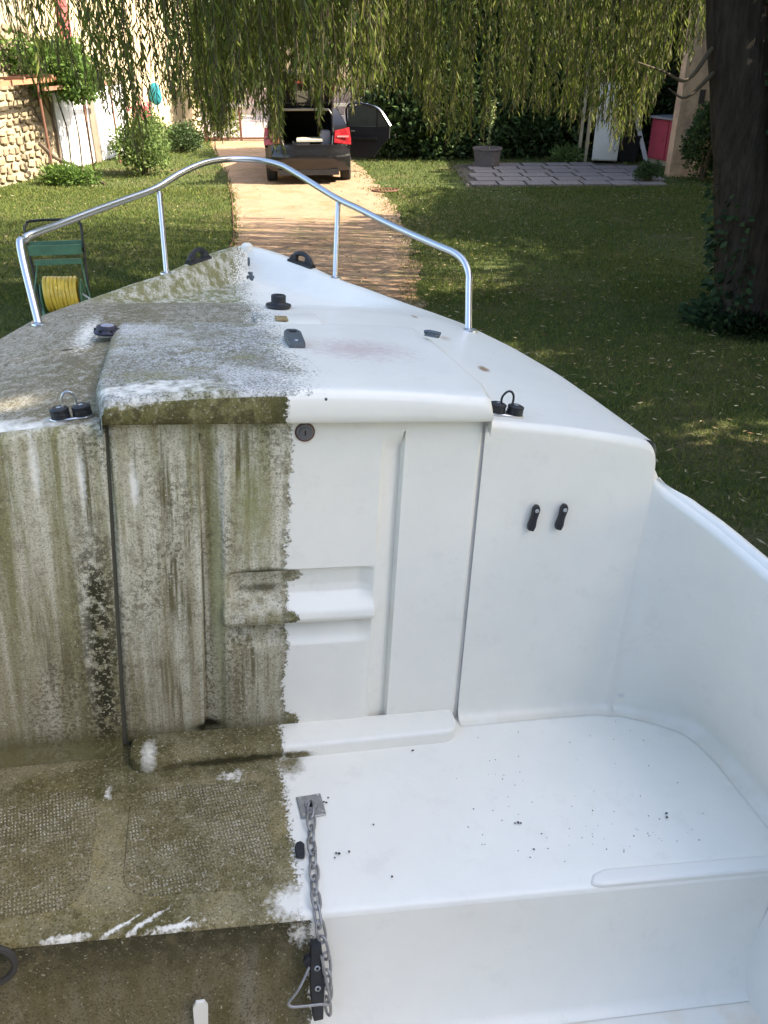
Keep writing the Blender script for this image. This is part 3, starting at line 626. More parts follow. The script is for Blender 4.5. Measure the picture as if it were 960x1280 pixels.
# ================================================================== hose reel cart
GRN = simple('green_plastic', (.09, .21, .125), .5, scale=10, var=.15); BTUBE = simple('black_tube', (.02, .022, .022), .45); 
g = G('yellow_hose', .4); g.col(g.mix(g.mr(g.noise(12, 3), .3, .7), (.72, .52, .07), (.55, .38, .05))); YEL = g.m
HC = empty('hose_reel_cart', (-3.45, 8.95, 0), rad(10), 'green and black hose cart with yellow hose wound on it, on the left lawn', 'hose reel')
mk('frame', tube([(-.23, -.08, .02), (-.26, .0, .3), (-.29, .1, .9), (-.27, .13, .98), (-.2, .14, 1.02), (.2, .14, 1.02), (.27, .13, .98), (.28, .1, .9), (.26, 0, .3), (.24, -.08, .02)], .014, 8, sm=5), BTUBE, HC, True)
tr_ = mk('tool_tray', join([box(-.265, .265, -.02, .10, .74, .755), box(-.265, .265, -.03, -.012, .70, .80), box(-.265, .265, .09, .105, .70, .82)]), GRN, HC)
for k in range(4): mk('tool_slot', box(-.2 + k * .12, -.14 + k * .12, .0, .06, .757, .775), DARK, tr_)
mk('lower_bar', box(-.23, .25, -.03, .0, .60, .655), GRN, HC)
for s in (-1, 1):
    mk('side_plate', xf(lathe([(.0, -.012), (.15, -.012), (.17, 0), (.15, .012), (0, .012)], 24), Matrix.Translation((s * .2, -.03, .27)) @ Matrix.Rotation(math.pi / 2, 4, 'Y')), GRN, HC, True, 30)
    mk('leg', tube([(s * .2, -.03, .27), (s * .23, -.18, .02)], .016, 8), GRN, HC); mk('brace', tube([(s * .22, .08, .62), (s * .27, -.1, .35), (s * .3, -.13, .2)], .008, 6, sm=4), GRN, HC, True)
hp = []
for k in range(9 * 16 + 1):
    a = 2 * math.pi * k / 16; xx = -.17 + .34 * k / 144; hp.append((xx + .02 * math.cos(k * .9) * .15, -.03 + (.17 + .006 * math.sin(k * .37)) * math.cos(a), .29 + (.17 + .006 * math.sin(k * .37)) * math.sin(a)))
mk('hose_coil', tube(hp, .021, 8), YEL, HC, True)
mk('hose_end', tube([(.19, -.12, .32), (.29, -.16, .25), (.36, -.2, .12), (.33, -.24, .03)], .012, 8, sm=5), GREYM, HC, True)
# ================================================================== BOAT (x starboard, y bow, z up; metres, origin at the hatch)
BM = Matrix(((0.97652, -0.20553, 0.0646, -.151), (0.20072, 0.97687, 0.07378, 1.4672), (-0.07827, -0.05909, 0.99518, 2.0645), (0, 0, 0, 1)))
BT = empty('cabin_boat', (0, 0, 0), 0, 'small white cabin boat, its left half covered in green-brown grime and right half scrubbed clean', 'boat'); BT.matrix_world = BM

def gel(name, kind, x0, wob=.03, wsc=9, clean=(), grime=(), spots=()):
    """weathered gelcoat: white right of x0, algae and dirt left of it"""
    g = G(name, .38, .5); P = g.P(); X, Y, Z = g.xyz()
    wn = g.noise(wsc, 6, .7); wf = g.noise(1, 5, .75, stretch=(28, 40, 55), w=1.7)
    e = g.ma('ADD', g.ma('SUBTRACT', x0, X), g.ma('ADD', g.ma('MULTIPLY', g.ma('SUBTRACT', wn, .5), wob * 2), g.ma('MULTIPLY', g.ma('SUBTRACT', wf, .5), .028)))
    spk = g.ma('SUBTRACT', g.noise(170, 3, .7, w=31.0), .5)
    if kind in ('deck', 'side'): m = g.mr(g.ma('ADD', e, g.ma('MULTIPLY', spk, .32)), -.004, .012)
    elif kind in ('floor', 'pad'): m = g.mr(g.ma('ADD', e, g.ma('MULTIPLY', spk, .06)), -.002, .006)
    else: m = g.mr(g.ma('ADD', e, g.ma('MULTIPLY', spk, .035)), -.001, .003)
    for q in grime: m = g.ma('MAXIMUM', m, g.spot(*q))
    for q in clean:
        c_, r_, soft, wb = q[:4]; m = g.ma('MULTIPLY', m, g.ma('SUBTRACT', 1.0, g.ma('MULTIPLY', g.spot(c_, r_, min(.9, soft + .25), wb * 1.5, q[4] if len(q) > 4 else 110, q[5] if len(q) > 5 else 0), .92)))
    white = g.mix(g.mr(g.noise(3.5, 6, .7), .35, .65), (.85, .815, .71), (.80, .77, .675))
    fine = g.noise(230, 3, .7); mid = g.noise(38, 6, .75); big = g.noise(5, 5, .6); flk = g.noise(150, 3, .7, w=3.3)
    white = g.mix(g.mr(g.noise(14, 6, .75, w=21.0), .56, .70, 0, .22), white, (.62, .58, .49))
    if kind == 'wall': white = g.mix(g.ma('MULTIPLY', g.mr(Z, -.725, -.757), g.mr(g.noise(10, 4), .35, .6, .1, .5)), white, (.62, .55, .40))
    if kind == 'wall':
        st = g.noise(1, 6, .65, stretch=(34, 34, 1.6)); st2 = g.noise(1, 5, .6, stretch=(14, 14, .9), w=4.0)
        d = g.mix(g.mr(st, .40, .60), (.68, .64, .50), (.46, .415, .275))
        d = g.mix(g.mr(st2, .49, .60, 0, .9), d, (.23, .215, .085))
        st3 = g.noise(1, 5, .65, stretch=(50, 50, 2.2), w=11.0); d = g.mix(g.ma('MULTIPLY', g.mr(st3, .52, .62), g.mr(g.noise(1, 3, .5, stretch=(7, 7, 4), w=13.0), .42, .6)), d, (.13, .115, .05))
        d = g.mix(g.mr(mid, .5, .66, 0, .6), d, (.19, .16, .09))
        low = g.mr(Z, -.25, -.7, 0, .45); d = g.mix(low, d, (.33, .28, .18))
        sp = g.mr(g.noise(120, 3, .7, w=9.0), .50, .56)
        d = g.mix(g.ma('MULTIPLY', g.ma('MULTIPLY', sp, g.mr(g.noise(1, 4, .6, stretch=(9, 9, 3), w=7.0), .44, .60)), .7), d, (.10, .085, .05))
        d = g.mix(g.mr(fine, .51, .62, 0, .6), d, (.12, .10, .06))
        d = g.mix(g.mr(flk, .62, .68, 0, .8), d, (.6, .57, .46))
        d = g.mix(g.ma('MULTIPLY', g.mr(e, .0, .016, 1, 0), g.mr(mid, .40, .52, 0, .7)), d, (.11, .10, .045))
        # crust by the corner with the hatch
        cr = g.ma('MULTIPLY', g.mr(g.ma('ABSOLUTE', g.ma('ADD', X, g.ma('ADD', .40, g.ma('MULTIPLY', Z, -.02)))), .012, .055, 1, 0), g.mr(Z, -.14, -.34))
        d = g.mix(g.ma('MULTIPLY', cr, g.mr(mid, .42, .5)), d, g.mix(g.mr(g.noise(110, 3, w=1.0), .55, .6), (.05, .045, .025), (.42, .38, .25)))
        d = g.mix(g.mr(Z, -.69, -.735, 0, .8), d, (.09, .08, .03))
    elif kind == 'lip':
        st = g.noise(1, 5, .65, stretch=(40, 10, 10)); d = g.mix(g.mr(st, .35, .65), (.28, .25, .12), (.12, .105, .035))
        d = g.mix(g.mr(g.noise(1, 5, .7, stretch=(18, 8, 8), w=2.0), .46, .58, 0, .9), d, (.155, .145, .055)); d = g.mix(g.mr(flk, .55, .64, 0, .5), d, (.42, .39, .27)); d = g.mix(g.mr(mid, .46, .58, 0, .85), d, (.08, .068, .03)); d = g.mix(g.mr(X, -.09, -.05, 0, .6), d, (.05, .05, .018)); d = g.mix(g.mr(flk, .62, .7, 0, .7), d, (.42, .40, .28)); d = g.mix(g.mr(fine, .55, .68, 0, .6), d, (.05, .045, .02))
    elif kind == 'deck':
        sc = g.noise(1, 6, .8, stretch=(95, 42, 60)); d = g.mix(g.mr(sc, .42, .60), (.56, .56, .53), (.17, .16, .11))
        d = g.mix(g.mr(big, .45, .62, 0, .8), d, (.25, .235, .165)); d = g.mix(g.mr(g.noise(2.2, 4, w=2.0), .5, .62, 0, .4), d, (.50, .50, .47))
        d = g.mix(g.mr(g.noise(11, 5, .7, w=17.0), .48, .60, 0, .65), d, (.27, .255, .13)); d = g.mix(g.mr(g.noise(5, 4, .6, w=19.0), .52, .62, 0, .7), d, (.62, .61, .57)); d = g.mix(g.mr(fine, .50, .60, 0, .85), d, (.09, .08, .05)); d = g.mix(g.mr(flk, .62, .67, 0, .8), d, (.66, .65, .62))
    elif kind == 'side':
        d = g.mix(g.mr(big, .38, .62), (.33, .305, .235), (.22, .195, .13)); br = g.mr(g.ma('ABSOLUTE', g.ma('ADD', X, g.ma('MULTIPLY_ADD' if False else 'ADD', .42, g.ma('MULTIPLY', Y, -.05)))), .05, .15, 1, 0)
        d = g.mix(g.ma('MULTIPLY', br, .8), d, (.185, .155, .085)); d = g.mix(g.mr(mid, .48, .62, 0, .65), d, (.48, .455, .38)); d = g.mix(g.mr(g.noise(1, 5, .75, stretch=(70, 30, 50), w=3.0), .50, .60, 0, .7), d, (.15, .13, .08)); d = g.mix(g.mr(fine, .50, .60, 0, .75), d, (.10, .086, .052)); d = g.mix(g.mr(flk, .61, .67, 0, .7), d, (.6, .58, .5))
        bw = g.mr(Y, 1.12, 1.25); gc = g.mix(g.mr(g.noise(1, 6, .7, stretch=(45, 30, 14)), .44, .60), (.24, .23, .11), (.56, .54, .44)); gc = g.mix(g.mr(fine, .5, .62, 0, .7), gc, (.12, .11, .05)); d = g.mix(bw, d, gc)
    elif kind == 'floor':
        d = g.mix(g.mr(big, .35, .65), (.27, .22, .10), (.15, .125, .045)); d = g.mix(g.mr(g.noise(2.5, 3, w=5.0), .45, .6, 0, .6), d, (.32, .265, .14))
        d = g.mix(g.mr(Y, -.02, -.16, .7, 0), d, (.075, .068, .022)); d = g.mix(g.mr(mid, .48, .64, 0, .7), d, (.09, .075, .034))
        d = g.mix(g.mr(g.noise(9, 5, .7, w=12.0), .47, .60, 0, .75), d, (.085, .078, .028)); d = g.mix(g.mr(g.noise(6, 5, .7, w=15.0), .49, .62, 0, .5), d, (.36, .315, .19))
        d = g.mix(g.mr(g.noise(100, 4, .75, w=2.2), .50, .62, 0, .35), d, (.36, .31, .19)); d = g.mix(g.mr(fine, .52, .63, 0, .7), d, (.06, .05, .024)); d = g.mix(g.mr(flk, .61, .66, 0, .8), d, (.55, .51, .4))
        if clean:
            pass
    elif kind == 'riser':
        st = g.noise(1, 5, .6, stretch=(16, 16, 1.2)); d = g.mix(g.mr(st, .35, .65), (.20, .168, .10), (.12, .10, .042))
        d = g.mix(g.mr(g.noise(1, 4, .6, stretch=(9, 9, 1), w=2.0), .5, .65, 0, .8), d, (.20, .175, .125))
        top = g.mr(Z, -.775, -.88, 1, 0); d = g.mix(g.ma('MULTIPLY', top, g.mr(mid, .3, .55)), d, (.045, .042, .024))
        d = g.mix(g.mr(mid, .5, .66, 0, .5), d, (.08, .068, .03)); d = g.mix(g.mr(flk, .62, .69, 0, .8), d, (.42, .39, .29)); d = g.mix(g.mr(fine, .51, .63, 0, .7), d, (.055, .046, .024))
    elif kind == 'pad':
        d = g.mix(g.mr(big, .35, .65), (.28, .23, .115), (.16, .135, .052)); d = g.mix(g.mr(mid, .48, .64, 0, .6), d, (.09, .075, .034)); d = g.mix(g.mr(g.noise(9, 5, .7, w=12.0), .47, .60, 0, .6), d, (.10, .09, .032)); d = g.mix(g.mr(g.noise(6, 5, .7, w=15.0), .49, .62, 0, .5), d, (.36, .315, .19)); d = g.mix(g.mr(g.noise(100, 4, .75, w=2.2), .50, .62, 0, .3), d, (.36, .31, .19))
        # woven anti-slip pattern: rows of worn light dots
        wb_ = g.ma('MULTIPLY', g.noise(30, 2), .006); c1 = g.ma('SINE', g.ma('MULTIPLY', g.ma('ADD', g.ma('ADD', X, wb_), g.ma('MULTIPLY', Y, .16)), 960)); c2 = g.ma('SINE', g.ma('MULTIPLY', g.ma('SUBTRACT', g.ma('ADD', Y, wb_), g.ma('MULTIPLY', X, .12)), 700))
        dot = g.ma('MULTIPLY', g.mr(c1, -.1, .5), g.mr(c2, -.5, .2)); wear = g.mr(g.noise(5, 3, .6, w=6.4), .52, .62, 0, .5)
        for c_, r_ in (((-.50, -.19, -.76), (.10, .085, .05)), ((-.285, -.158, -.76), (.055, .03, .05)), ((-.285, -.30, -.76), (.035, .02, .05)), ((-.285, -.385, -.76), (.06, .025, .05)), ((-.15, -.27, -.76), (.05, .05, .05)), ((-.62, -.2, -.76), (.1, .08, .05)), ((-.345, -.26, -.76), (.012, .11, .05))): wear = g.ma('MAXIMUM', wear, g.spot(c_, r_, .8, .7, 25))
        wear = g.ma('MULTIPLY', wear, g.mr(g.noise(80, 3, .7, w=1.5), .38, .56))
        d = g.mix(g.ma('MULTIPLY', g.ma('MULTIPLY', dot, wear), .95), d, (.66, .63, .52)); d = g.mix(g.mr(g.ma('SUBTRACT', 1.0, dot), .5, 1, 0, .22), d, (.075, .065, .03))
        d = g.mix(g.mr(fine, .50, .60, 0, .75), d, (.055, .046, .022)); d = g.mix(g.mr(flk, .59, .66, 0, .8), d, (.5, .46, .36))
    c = g.mix(m, white, d)
    for c_, r_, soft, wb, col, amt in spots: c = g.mix(g.ma('MULTIPLY', g.spot(c_, r_, soft, wb), amt), c, col)
    g.col(c)
    g.set(g.b.inputs['Roughness'], g.mr(m, 0, 1, .33, .95)); g.set(g.b.inputs['Specular IOR Level'], g.mr(m, 0, 1, .5, .08))
    rel = g.ma('ADD', g.ma('MULTIPLY', g.ma('ADD', mid, fine), g.ma('ADD', g.ma('MULTIPLY', m, 1.0), .0)), g.ma('MULTIPLY', big, .25))
    if kind == 'pad': rel = g.ma('ADD', rel, g.ma('MULTIPLY', dot, .5))
    g.bump(rel, .55, .0035)
    return g.m
RUSTC = (.30, .16, .06)
M_DOOR = gel('gelcoat_door', 'wall', -.03, .028, 4, clean=[((-.322, 0, -.13), (.011, .1, .062), .5, .35), ((-.37, 0, -.02), (.03, .1, .012), .6, .5)], grime=[((.02, 0, -.452), (.03, .02, .004), .3, .6, 140), ((-.03, 0, -.72), (.035, .1, .03), .2, .6, 120), ((-.025, 0, -.35), (.03, .1, .018), .2, .6, 120), ((-.025, 0, -.435), (.022, .1, .018), .2, .6, 120)],
             spots=[((.0, 0, -.026), (.022, .1, .024), .5, .4, (.36, .25, .14), .8), ((-.10, 0, -.18), (.05, .1, .15), .9, .6, (.24, .235, .085), .75), ((-.17, 0, -.40), (.018, .1, .34), .8, .4, (.40, .40, .22), .6), ((-.20, 0, -.72), (.04, .1, .016), .6, .3, (.025, .022, .012), 1), ((-.08, 0, -.33), (.075, .1, .012), .6, .3, (.05, .045, .02), .9), ((-.08, 0, -.378), (.06, .1, .012), .6, .6, (.06, .05, .025), .8), ((-.2, 0, -.4), (.003, .1, .36), .7, .3, (.06, .055, .04), .8)])
M_WALL = gel('gelcoat_bulkhead', 'wall', -.03, .01, 5, clean=[((-.415, 0, -.11), (.010, .2, .07), .6, .5), ((-.495, 0, -.09), (.011, .2, .075), .6, .5), ((-.6, 0, -.002), (.22, .2, .018), .5, .5)],
             spots=[((.797, 0, -.718), (.012, .03, .012), .6, .3, (.45, .45, .46), .7), ((.83, -.115, -.215), (.008, .03, .006), .6, .5, (.5, .5, .5), .6)])
M_LIP = gel('gelcoat_lid_edge', 'lip', -.036, .01, 5, clean=[((-.33, -.03, .05), (.07, .04, .018), .6, .7)], spots=[((.034, -.03, .05), (.0035, .02, .0035), .4, .2, (.03, .03, .03), 1)])
M_LID = gel('gelcoat_hatch_lid', 'deck', -.01, .06, 6, clean=[((-.26, 0.02, .045), (.16, .055, .04), .7, .9, 40)], spots=[((.17, .37, .04), (.15, .16, .03), .9, .9, (.52, .34, .33), .55), ((-.39, .5, .02), (.018, .3, .04), .7, .6, (.2, .17, .1), .8)])
M_DECK = gel('gelcoat_deck', 'side', -.03, .05, 7, clean=[((-.58, 0.02, -.03), (.19, .075, .06), .5, .6, 30), ((-.05, 1.35, 0), (.1, .07, .06), .6, .7, 40), ((-.47, .72, -.01), (.035, .22, .05), .7, .8)],
             spots=[((.463, 1.0, -.02), (.012, .035, .03), .6, .6, RUSTC, .8), ((.481, .72, -.02), (.022, .04, .03), .8, .6, (.5, .4, .28), .7), ((.497, .415, -.02), (.016, .034, .03), .6, .6, RUSTC, .9), ((.0, 1.55, 0), (.018, .02, .05), .7, .8, (.3, .3, .3), .8), ((-.476, .46, -.015), (.035, .05, .03), .7, .5, (.16, .14, .09), .7), ((-.40, 1.08, -.015), (.04, .07, .03), .7, .5, (.18, .155, .10), .7), ((-.50, .56, -.015), (.02, .012, .03), .5, .5, (.04, .04, .03), .9)])
M_FLOOR = gel('gelcoat_platform', 'floor', -.045, .012, 6, grime=[((-.03, -.1, -.76), (.04, .05, .05), .8, .6)], clean=[((-.058, -.455, -.76), (.052, .045, .04), .4, .4), ((-.45, -.464, -.76), (.05, .007, .03), .4, .7, 120), ((-.37, -.462, -.76), (.036, .005, .03), .4, .8, 140, 22), ((-.318, -.456, -.76), (.055, .0055, .03), .4, .8, 140, 30), ((-.345, -.45, -.76), (.03, .0025, .03), .4, .8, 140, 34), ((-.268, -.471, -.76), (.06, .006, .03), .4, .8, 140, 3), ((-.25, -.463, -.76), (.02, .0025, .03), .4, .8, 140, 35), ((-.155, -.122, -.76), (.035, .016, .03), .95, 1.2), ((-.405, -.135, -.76), (.008, .02, .03), .8, .9)])
M_RISER = gel('gelcoat_riser', 'riser', -.032, .008, 6, clean=[((-.05, -.5, -.80), (.02, .1, .03), .9, .8)])
M_PAD = gel('gelcoat_antislip', 'pad', -.045, .012, 6)
M_SILL = gel('gelcoat_sill', 'floor', -.04, .02, 6, grime=[((-.01, -.08, -.752), (.045, .03, .014), .5, .4)], clean=[((-.325, -.06, -.74), (.022, .05, .03), .4, .3)], spots=[((-.15, -.082, -.748), (.17, .02, .012), .5, .4, (.045, .04, .018), .9)])
CLEANW = simple('clean_gelcoat', (.83, .795, .70), .4, scale=3, var=.02, bump=.02)

# --- deck
EW = interp([-.02, .06, .2, .34, .50, .75, 1.02, 1.15, 1.27, 1.38, 1.47, 1.62, 1.74, 1.80, 1.83], [.742, .740, .735, .730, .722, .688, .622, .55, .472, .386, .288, .178, .085, .03, .0])
EZ = interp([0, .25, .5, .78, 1.03, 1.25, 1.36, 1.47, 1.62, 1.74, 1.83], [-.060, -.056, -.053, -.05, -.046, -.034, -.02, .0, .03, .045, .052])
def smooth1(fn, y, h=.05): return (fn(y - h) + 2 * fn(y) + fn(y + h)) / 4
def ew(y): return smooth1(EW, y, .035) if y < 1.7 else EW(y)
def ez(y): return smooth1(EZ, y)
BH = interp([1.0, 1.15, 1.3, 1.47, 1.62, 1.83], [0, .008, .035, .055, .085, .10])
edge = np.array([(ew(t), t) for t in np.linspace(-.1, 1.83, 140)])
def deckz(x, y):
    w = max(ew(y), .001); u = min(1, abs(x) / w); zc = float(np.interp(y, [0, .8, 1.2, 1.5], [.0, .0, -.005, -.02])); e_ = ez(y)
    k = float(np.interp(y, [0, .6, 1.1, 1.4], [2.6, 2.6, 2.4, 2])); z = zc + (min(e_, zc + .02) - zc) * u ** k if y < 1.1 else zc + (e_ - zc) * u ** k
    if y > 1.0:
        d = np.sqrt(((edge - np.array([abs(x), y])) ** 2).sum(1)).min(); bh = BH(y)
        wd = .085 if y < 1.5 else .10
        t = min(1, max(0, (d - .012) / wd)); t = t * t * (3 - 2 * t)
        blend = float(np.interp(y, [1.0, 1.3], [0, 1])); zb = e_ - bh * t; zin = min(z, e_ - bh) if t >= 1 else zb
        z = z * (1 - blend) + (e_ - bh * t) * blend
    return z
def deckfn(u, t):
    y = .018 + (1.828 - .018) * t ** .93; s = (u - .5) * 2; s = math.copysign(abs(s) ** .85, s); x = s * ew(y); return (x, y, deckz(x, y))
V, F = grid(deckfn, 120, 150)
V = [Vector(q) for q in V]
# rolled outer edge and topside skirt
def skirt(side):
    cols = [V[j * 121 + (120 if side > 0 else 0)] for j in range(151)]; out, ff = [], []
    for q in cols:
        for ox, oz in ((0, 0), (.012, -.003), (.022, -.010), (.028, -.024), (.032, -.06), (.036, -.13)): out.append((q.x + side * ox, q.y + (.02 if q.y > 1.6 else 0) * (ox / .019), q.z + oz))
    for j in range(150):
        for k in range(5): ff.append((j * 6 + k, j * 6 + k + 1, j * 6 + 7 + k, j * 6 + 6 + k))
    return out, ff
mk('deck', join([(V, F), skirt(1), skirt(-1)]), M_DECK, BT, True, 60)
mk('bow_cap', xf(lathe([(.0, -.03), (.022, -.03), (.023, -.008), (.02, .006), (.012, .012), (0, .014)], 16), Matrix.Translation((0, 1.80, .05)) @ Matrix.Diagonal((1, 1.3, 1, 1))), CLEANW, BT, True)

# --- hatch lid
def lidfn(u, t):
    s = (u - .5) * 2; y = -.03 + .765 * t; hw = float(np.interp(y, [-.03, .1, .55, .74], [.366, .388, .397, .388]))
    z = float(np.interp(y, [-.03, 0, .3, .735], [.047, .048, .034, .010]))
    x = s * hw; f = min(1, (1 - abs(s)) * hw / .016); fy = min(1, (t * .765) / .014); fr = min(1, (1 - t) * .765 / .03)
    rd = lambda q: math.sqrt(max(0, 1 - (1 - q) ** 2))
    drop = (1 - rd(f)) * min(.022, z * .6) + (1 - rd(fy)) * .010 + (1 - rd(fr)) * .008
    return (x, y, max(z - drop + .018 * (1 - s * s) * (1 - .75 * t), .002 if y > .02 else .0))
nu, nv = 90, 110
def cosd(t, k=.5): return t
V, F = [], []
us = np.unique(np.concatenate([np.linspace(0, .06, 9), np.linspace(.06, .94, 60), np.linspace(.94, 1, 9)])); ts = np.unique(np.concatenate([np.linspace(0, .04, 9), np.linspace(.04, .95, 50), np.linspace(.95, 1, 7)]))
for t in ts:
    for u in us: V.append(lidfn(u, t))
a_, b_ = len(us), len(ts)
F = [(j * a_ + i, j * a_ + i + 1, (j + 1) * a_ + i + 1, (j + 1) * a_ + i) for j in range(b_ - 1) for i in range(a_ - 1)]
top = mk('hatch_lid', (V, F), M_LID, BT, True, 60)
# front face of the lid as a skirt of the lid
fr = [V[i] for i in range(a_)]; FV, FF = [], []
for i, q in enumerate(fr):
    for k, (oy, z) in enumerate(((0, q[2]), (-.004, q[2] - .006), (-.006, .02), (-.005, .006), (.0, .002), (.025, .002))): FV.append((q[0], q[1] + oy, z if k > 1 else z))
FF = [(i * 6 + k, i * 6 + 6 + k, i * 6 + 7 + k, i * 6 + k + 1) for i in range(a_ - 1) for k in range(5)]
mk('lid_edge', (FV, FF), M_LIP, top, True, 70)
for s in (-1, 1):
    idx = 0 if s < 0 else a_ - 1; q = [V[j * a_ + idx] for j in range(b_)]
    mk('lid_side', ([(p[0], p[1], p[2]) for p in q] + [(p[0] + s * .001, p[1], min(deckz(p[0], max(p[1], .02)), 0) - .02) for p in q], [(j, j + 1, b_ + j + 1, b_ + j) for j in range(b_ - 1)]), M_LID, top, True)
ob('raised_pad', bev(box(-.045, .135, .705, .84, -.01, .016), .006, 2, 'raised_pad'), M_LID, BT)
ob('wood_block', bev(box(.01, .044, .725, .765, .0185, .024), .002, 1), simple('weathered_ply', (.34, .26, .12), .85, scale=60, col2=(.2, .14, .06)), BT)

# --- door
def bump_w(x, a): return max(0, min(1, (a - abs(x)) / .035))
def doorp(x, z):
    p = 0.0; ax = abs(x)
    if .155 < ax < .2035 and z < -.03: p = -min((ax - .155) / .008 * .007, .007 + .013 * (ax - .163) / .039) * min(1, (-.03 - z) / .035) if ax < .202 else -.010
    if ax < .165:
        pr = float(np.interp(z, [-.9, -.515, -.472, -.453, -.449, -.440, -.425, -.392, -.376, -.34, -.326, 0], [0, 0, -.022, -.023, .014, .019, .016, -.016, -.021, -.019, 0, 0]))
        p += pr * (bump_w(x, .162) if pr < 0 else min(1, (.165 - ax) / .006))
    if ax < .151 and z < -.50: p += .004 * min(1, (.151 - ax) / .004) * min(1, (-.50 - z) / .015)
    return p
xs = np.unique(np.concatenate([np.linspace(-1, 1, 150), [s * k for s in (-1, 1) for k in np.array([.153, .155, .198, .202, .2035, .206, .159, .162, .165]) / .366]]))
zs = np.unique(np.concatenate([np.linspace(-.742, .004, 130), [-.455, -.453, -.451, -.449, -.447, -.44, -.392, -.376, -.34, -.326, -.33, -.472, -.515]]))
V = []
for z in zs:
    hw = .3595 + .0155 * (-z / .742)
    for s in xs:
        x = s * hw; ed = (1 - abs(s)) * hw; y = -.004 - doorp(s * .366, z) + (.006 * (1 - min(1, ed / .006)) ** 2); V.append((x, y, z))
a_, b_ = len(xs), len(zs); F = [(j * a_ + i, j * a_ + i + 1, (j + 1) * a_ + i + 1, (j + 1) * a_ + i) for j in range(b_ - 1) for i in range(a_ - 1)]
DO = mk('door', (V, F), M_DOOR, BT, True, 50)
for s in (-1, 1): mk('door_joint', prism([(s * .352, .0), (s * .374, .0), (s * .392, -.757), (s * .370, -.757)], .0035, .03, 'y'), simple('joint_grime', (.10, .09, .06), .9) if s < 0 else simple('joint_grey', (.62, .6, .56), .8), BT)
lk = mk('lock', xf(lathe([(0, 0), (.0165, 0), (.0165, .004), (.0145, .006), (.011, .0055), (.0105, .008), (0, .008)], 28), Matrix.Translation((0, -.003, -.0245)) @ Matrix.Rotation(math.pi / 2, 4, 'X')), simple('lock_metal', (.22, .21, .21), .45, .6, scale=60), DO, True, 30)
mk('rust_ring', xf(lathe([(.016, 0), (.0195, 0), (.0195, .0015), (.016, .0015)], 28), Matrix.Translation((0, -.0035, -.025)) @ Matrix.Rotation(math.pi / 2, 4, 'X')), RUST, lk)
mk('key_slot', box(-.0012, .0012, -.0125, -.0112, -.0295, -.0195), simple('slot_black', (.005, .005, .005), .6), lk)
SV_ = [(-.362, .0), (-.367, -.062), (-.352, -.082), (-.33, -.088), (.335, -.080), (.355, -.072), (.366, -.05), (.367, .0)]
ob('door_sill', bev(prism([(a, b) for a, b in SV_], -.79, -.727, 'z'), .012, 3, 'door_sill'), M_SILL, BT)

# --- bulkheads sweeping into the cockpit sides
TOPP = [(.366, 0, None), (.42, 0, None), (.53, 0, None), (.64, 0, None), (.715, .0, None), (.740, 0, -.0615), (.756, -.0, -.076), (.764, -.0, -.10), (.768, -.001, -.14), (.785, -.02, -.163), (.812, -.06, -.180), (.845, -.13, -.20), (.872, -.26, -.222), (.888, -.42, -.238), (.896, -.7, -.255), (.89, -1.2, -.27), (.86, -1.9, -.28)]
BOTP = [(.384, 0), (.44, 0), (.53, 0), (.64, -.0), (.715, -.002), (.735, -.004), (.75, -.008), (.764, -.013), (.79, -.018), (.83, -.036), (.895, -.075), (.945, -.125), (.967, -.22), (.970, -.42), (.975, -.7), (.97, -1.2), (.93, -1.9)]
tops = [(a, b, (deckz(a, .02) if c_ is None else c_)) for a, b, c_ in TOPP]
T_ = catmull(tops, 6); B_ = catmull([(a, b, -.76) for a, b in BOTP], 6)
def wallsheet(s):
    V, F = [], []; rows = 34; n = len(T_)
    for i in range(n):
        t, b = T_[i], B_[i]; tan = (T_[min(i + 1, n - 1)] - T_[max(i - 1, 0)]); tan.z = 0; tan.normalize(); nin = Vector((tan.y, -tan.x, 0))
        if nin.y > 0 and tan.x > .9: nin = -nin
        nin = Vector((tan.y, -tan.x, 0)) if False else Vector((-(-tan.y), -tan.x, 0))
        prof = []
        for k in range(5):
            w = k / 4 * math.pi / 2; prof.append((t - nin * (.018 * (1 - math.sin(w))) + Vector((0, 0, -.018 * (1 - math.cos(w))))))
        fl = .032
        for k in range(1, rows - 10):
            q = k / (rows - 10); zt = t.z - .018; zb = -.76 + fl; z = zt + (zb - zt) * q; g_ = (t.z - z) / (t.z + .76); prof.append(Vector((t.x + (b.x - t.x) * g_, t.y + (b.y - t.y) * g_, z)))
        for k in range(6):
            w = k / 5 * math.pi / 2; prof.append(b + nin * (fl * (1 - math.cos(w))) + Vector((0, 0, fl * (1 - math.sin(w)) + .001)))
        for q in prof: V.append((q.x * s, q.y, q.z))
    m = len(prof); F = [(i * m + k, i * m + k + 1, (i + 1) * m + k + 1, (i + 1) * m + k) for i in range(n - 1) for k in range(m - 1)]
    return V, F
SIDE = {}
for s in (1, -1): SIDE[s] = mk('cockpit_wall', wallsheet(s), M_WALL, BT, True, 70)
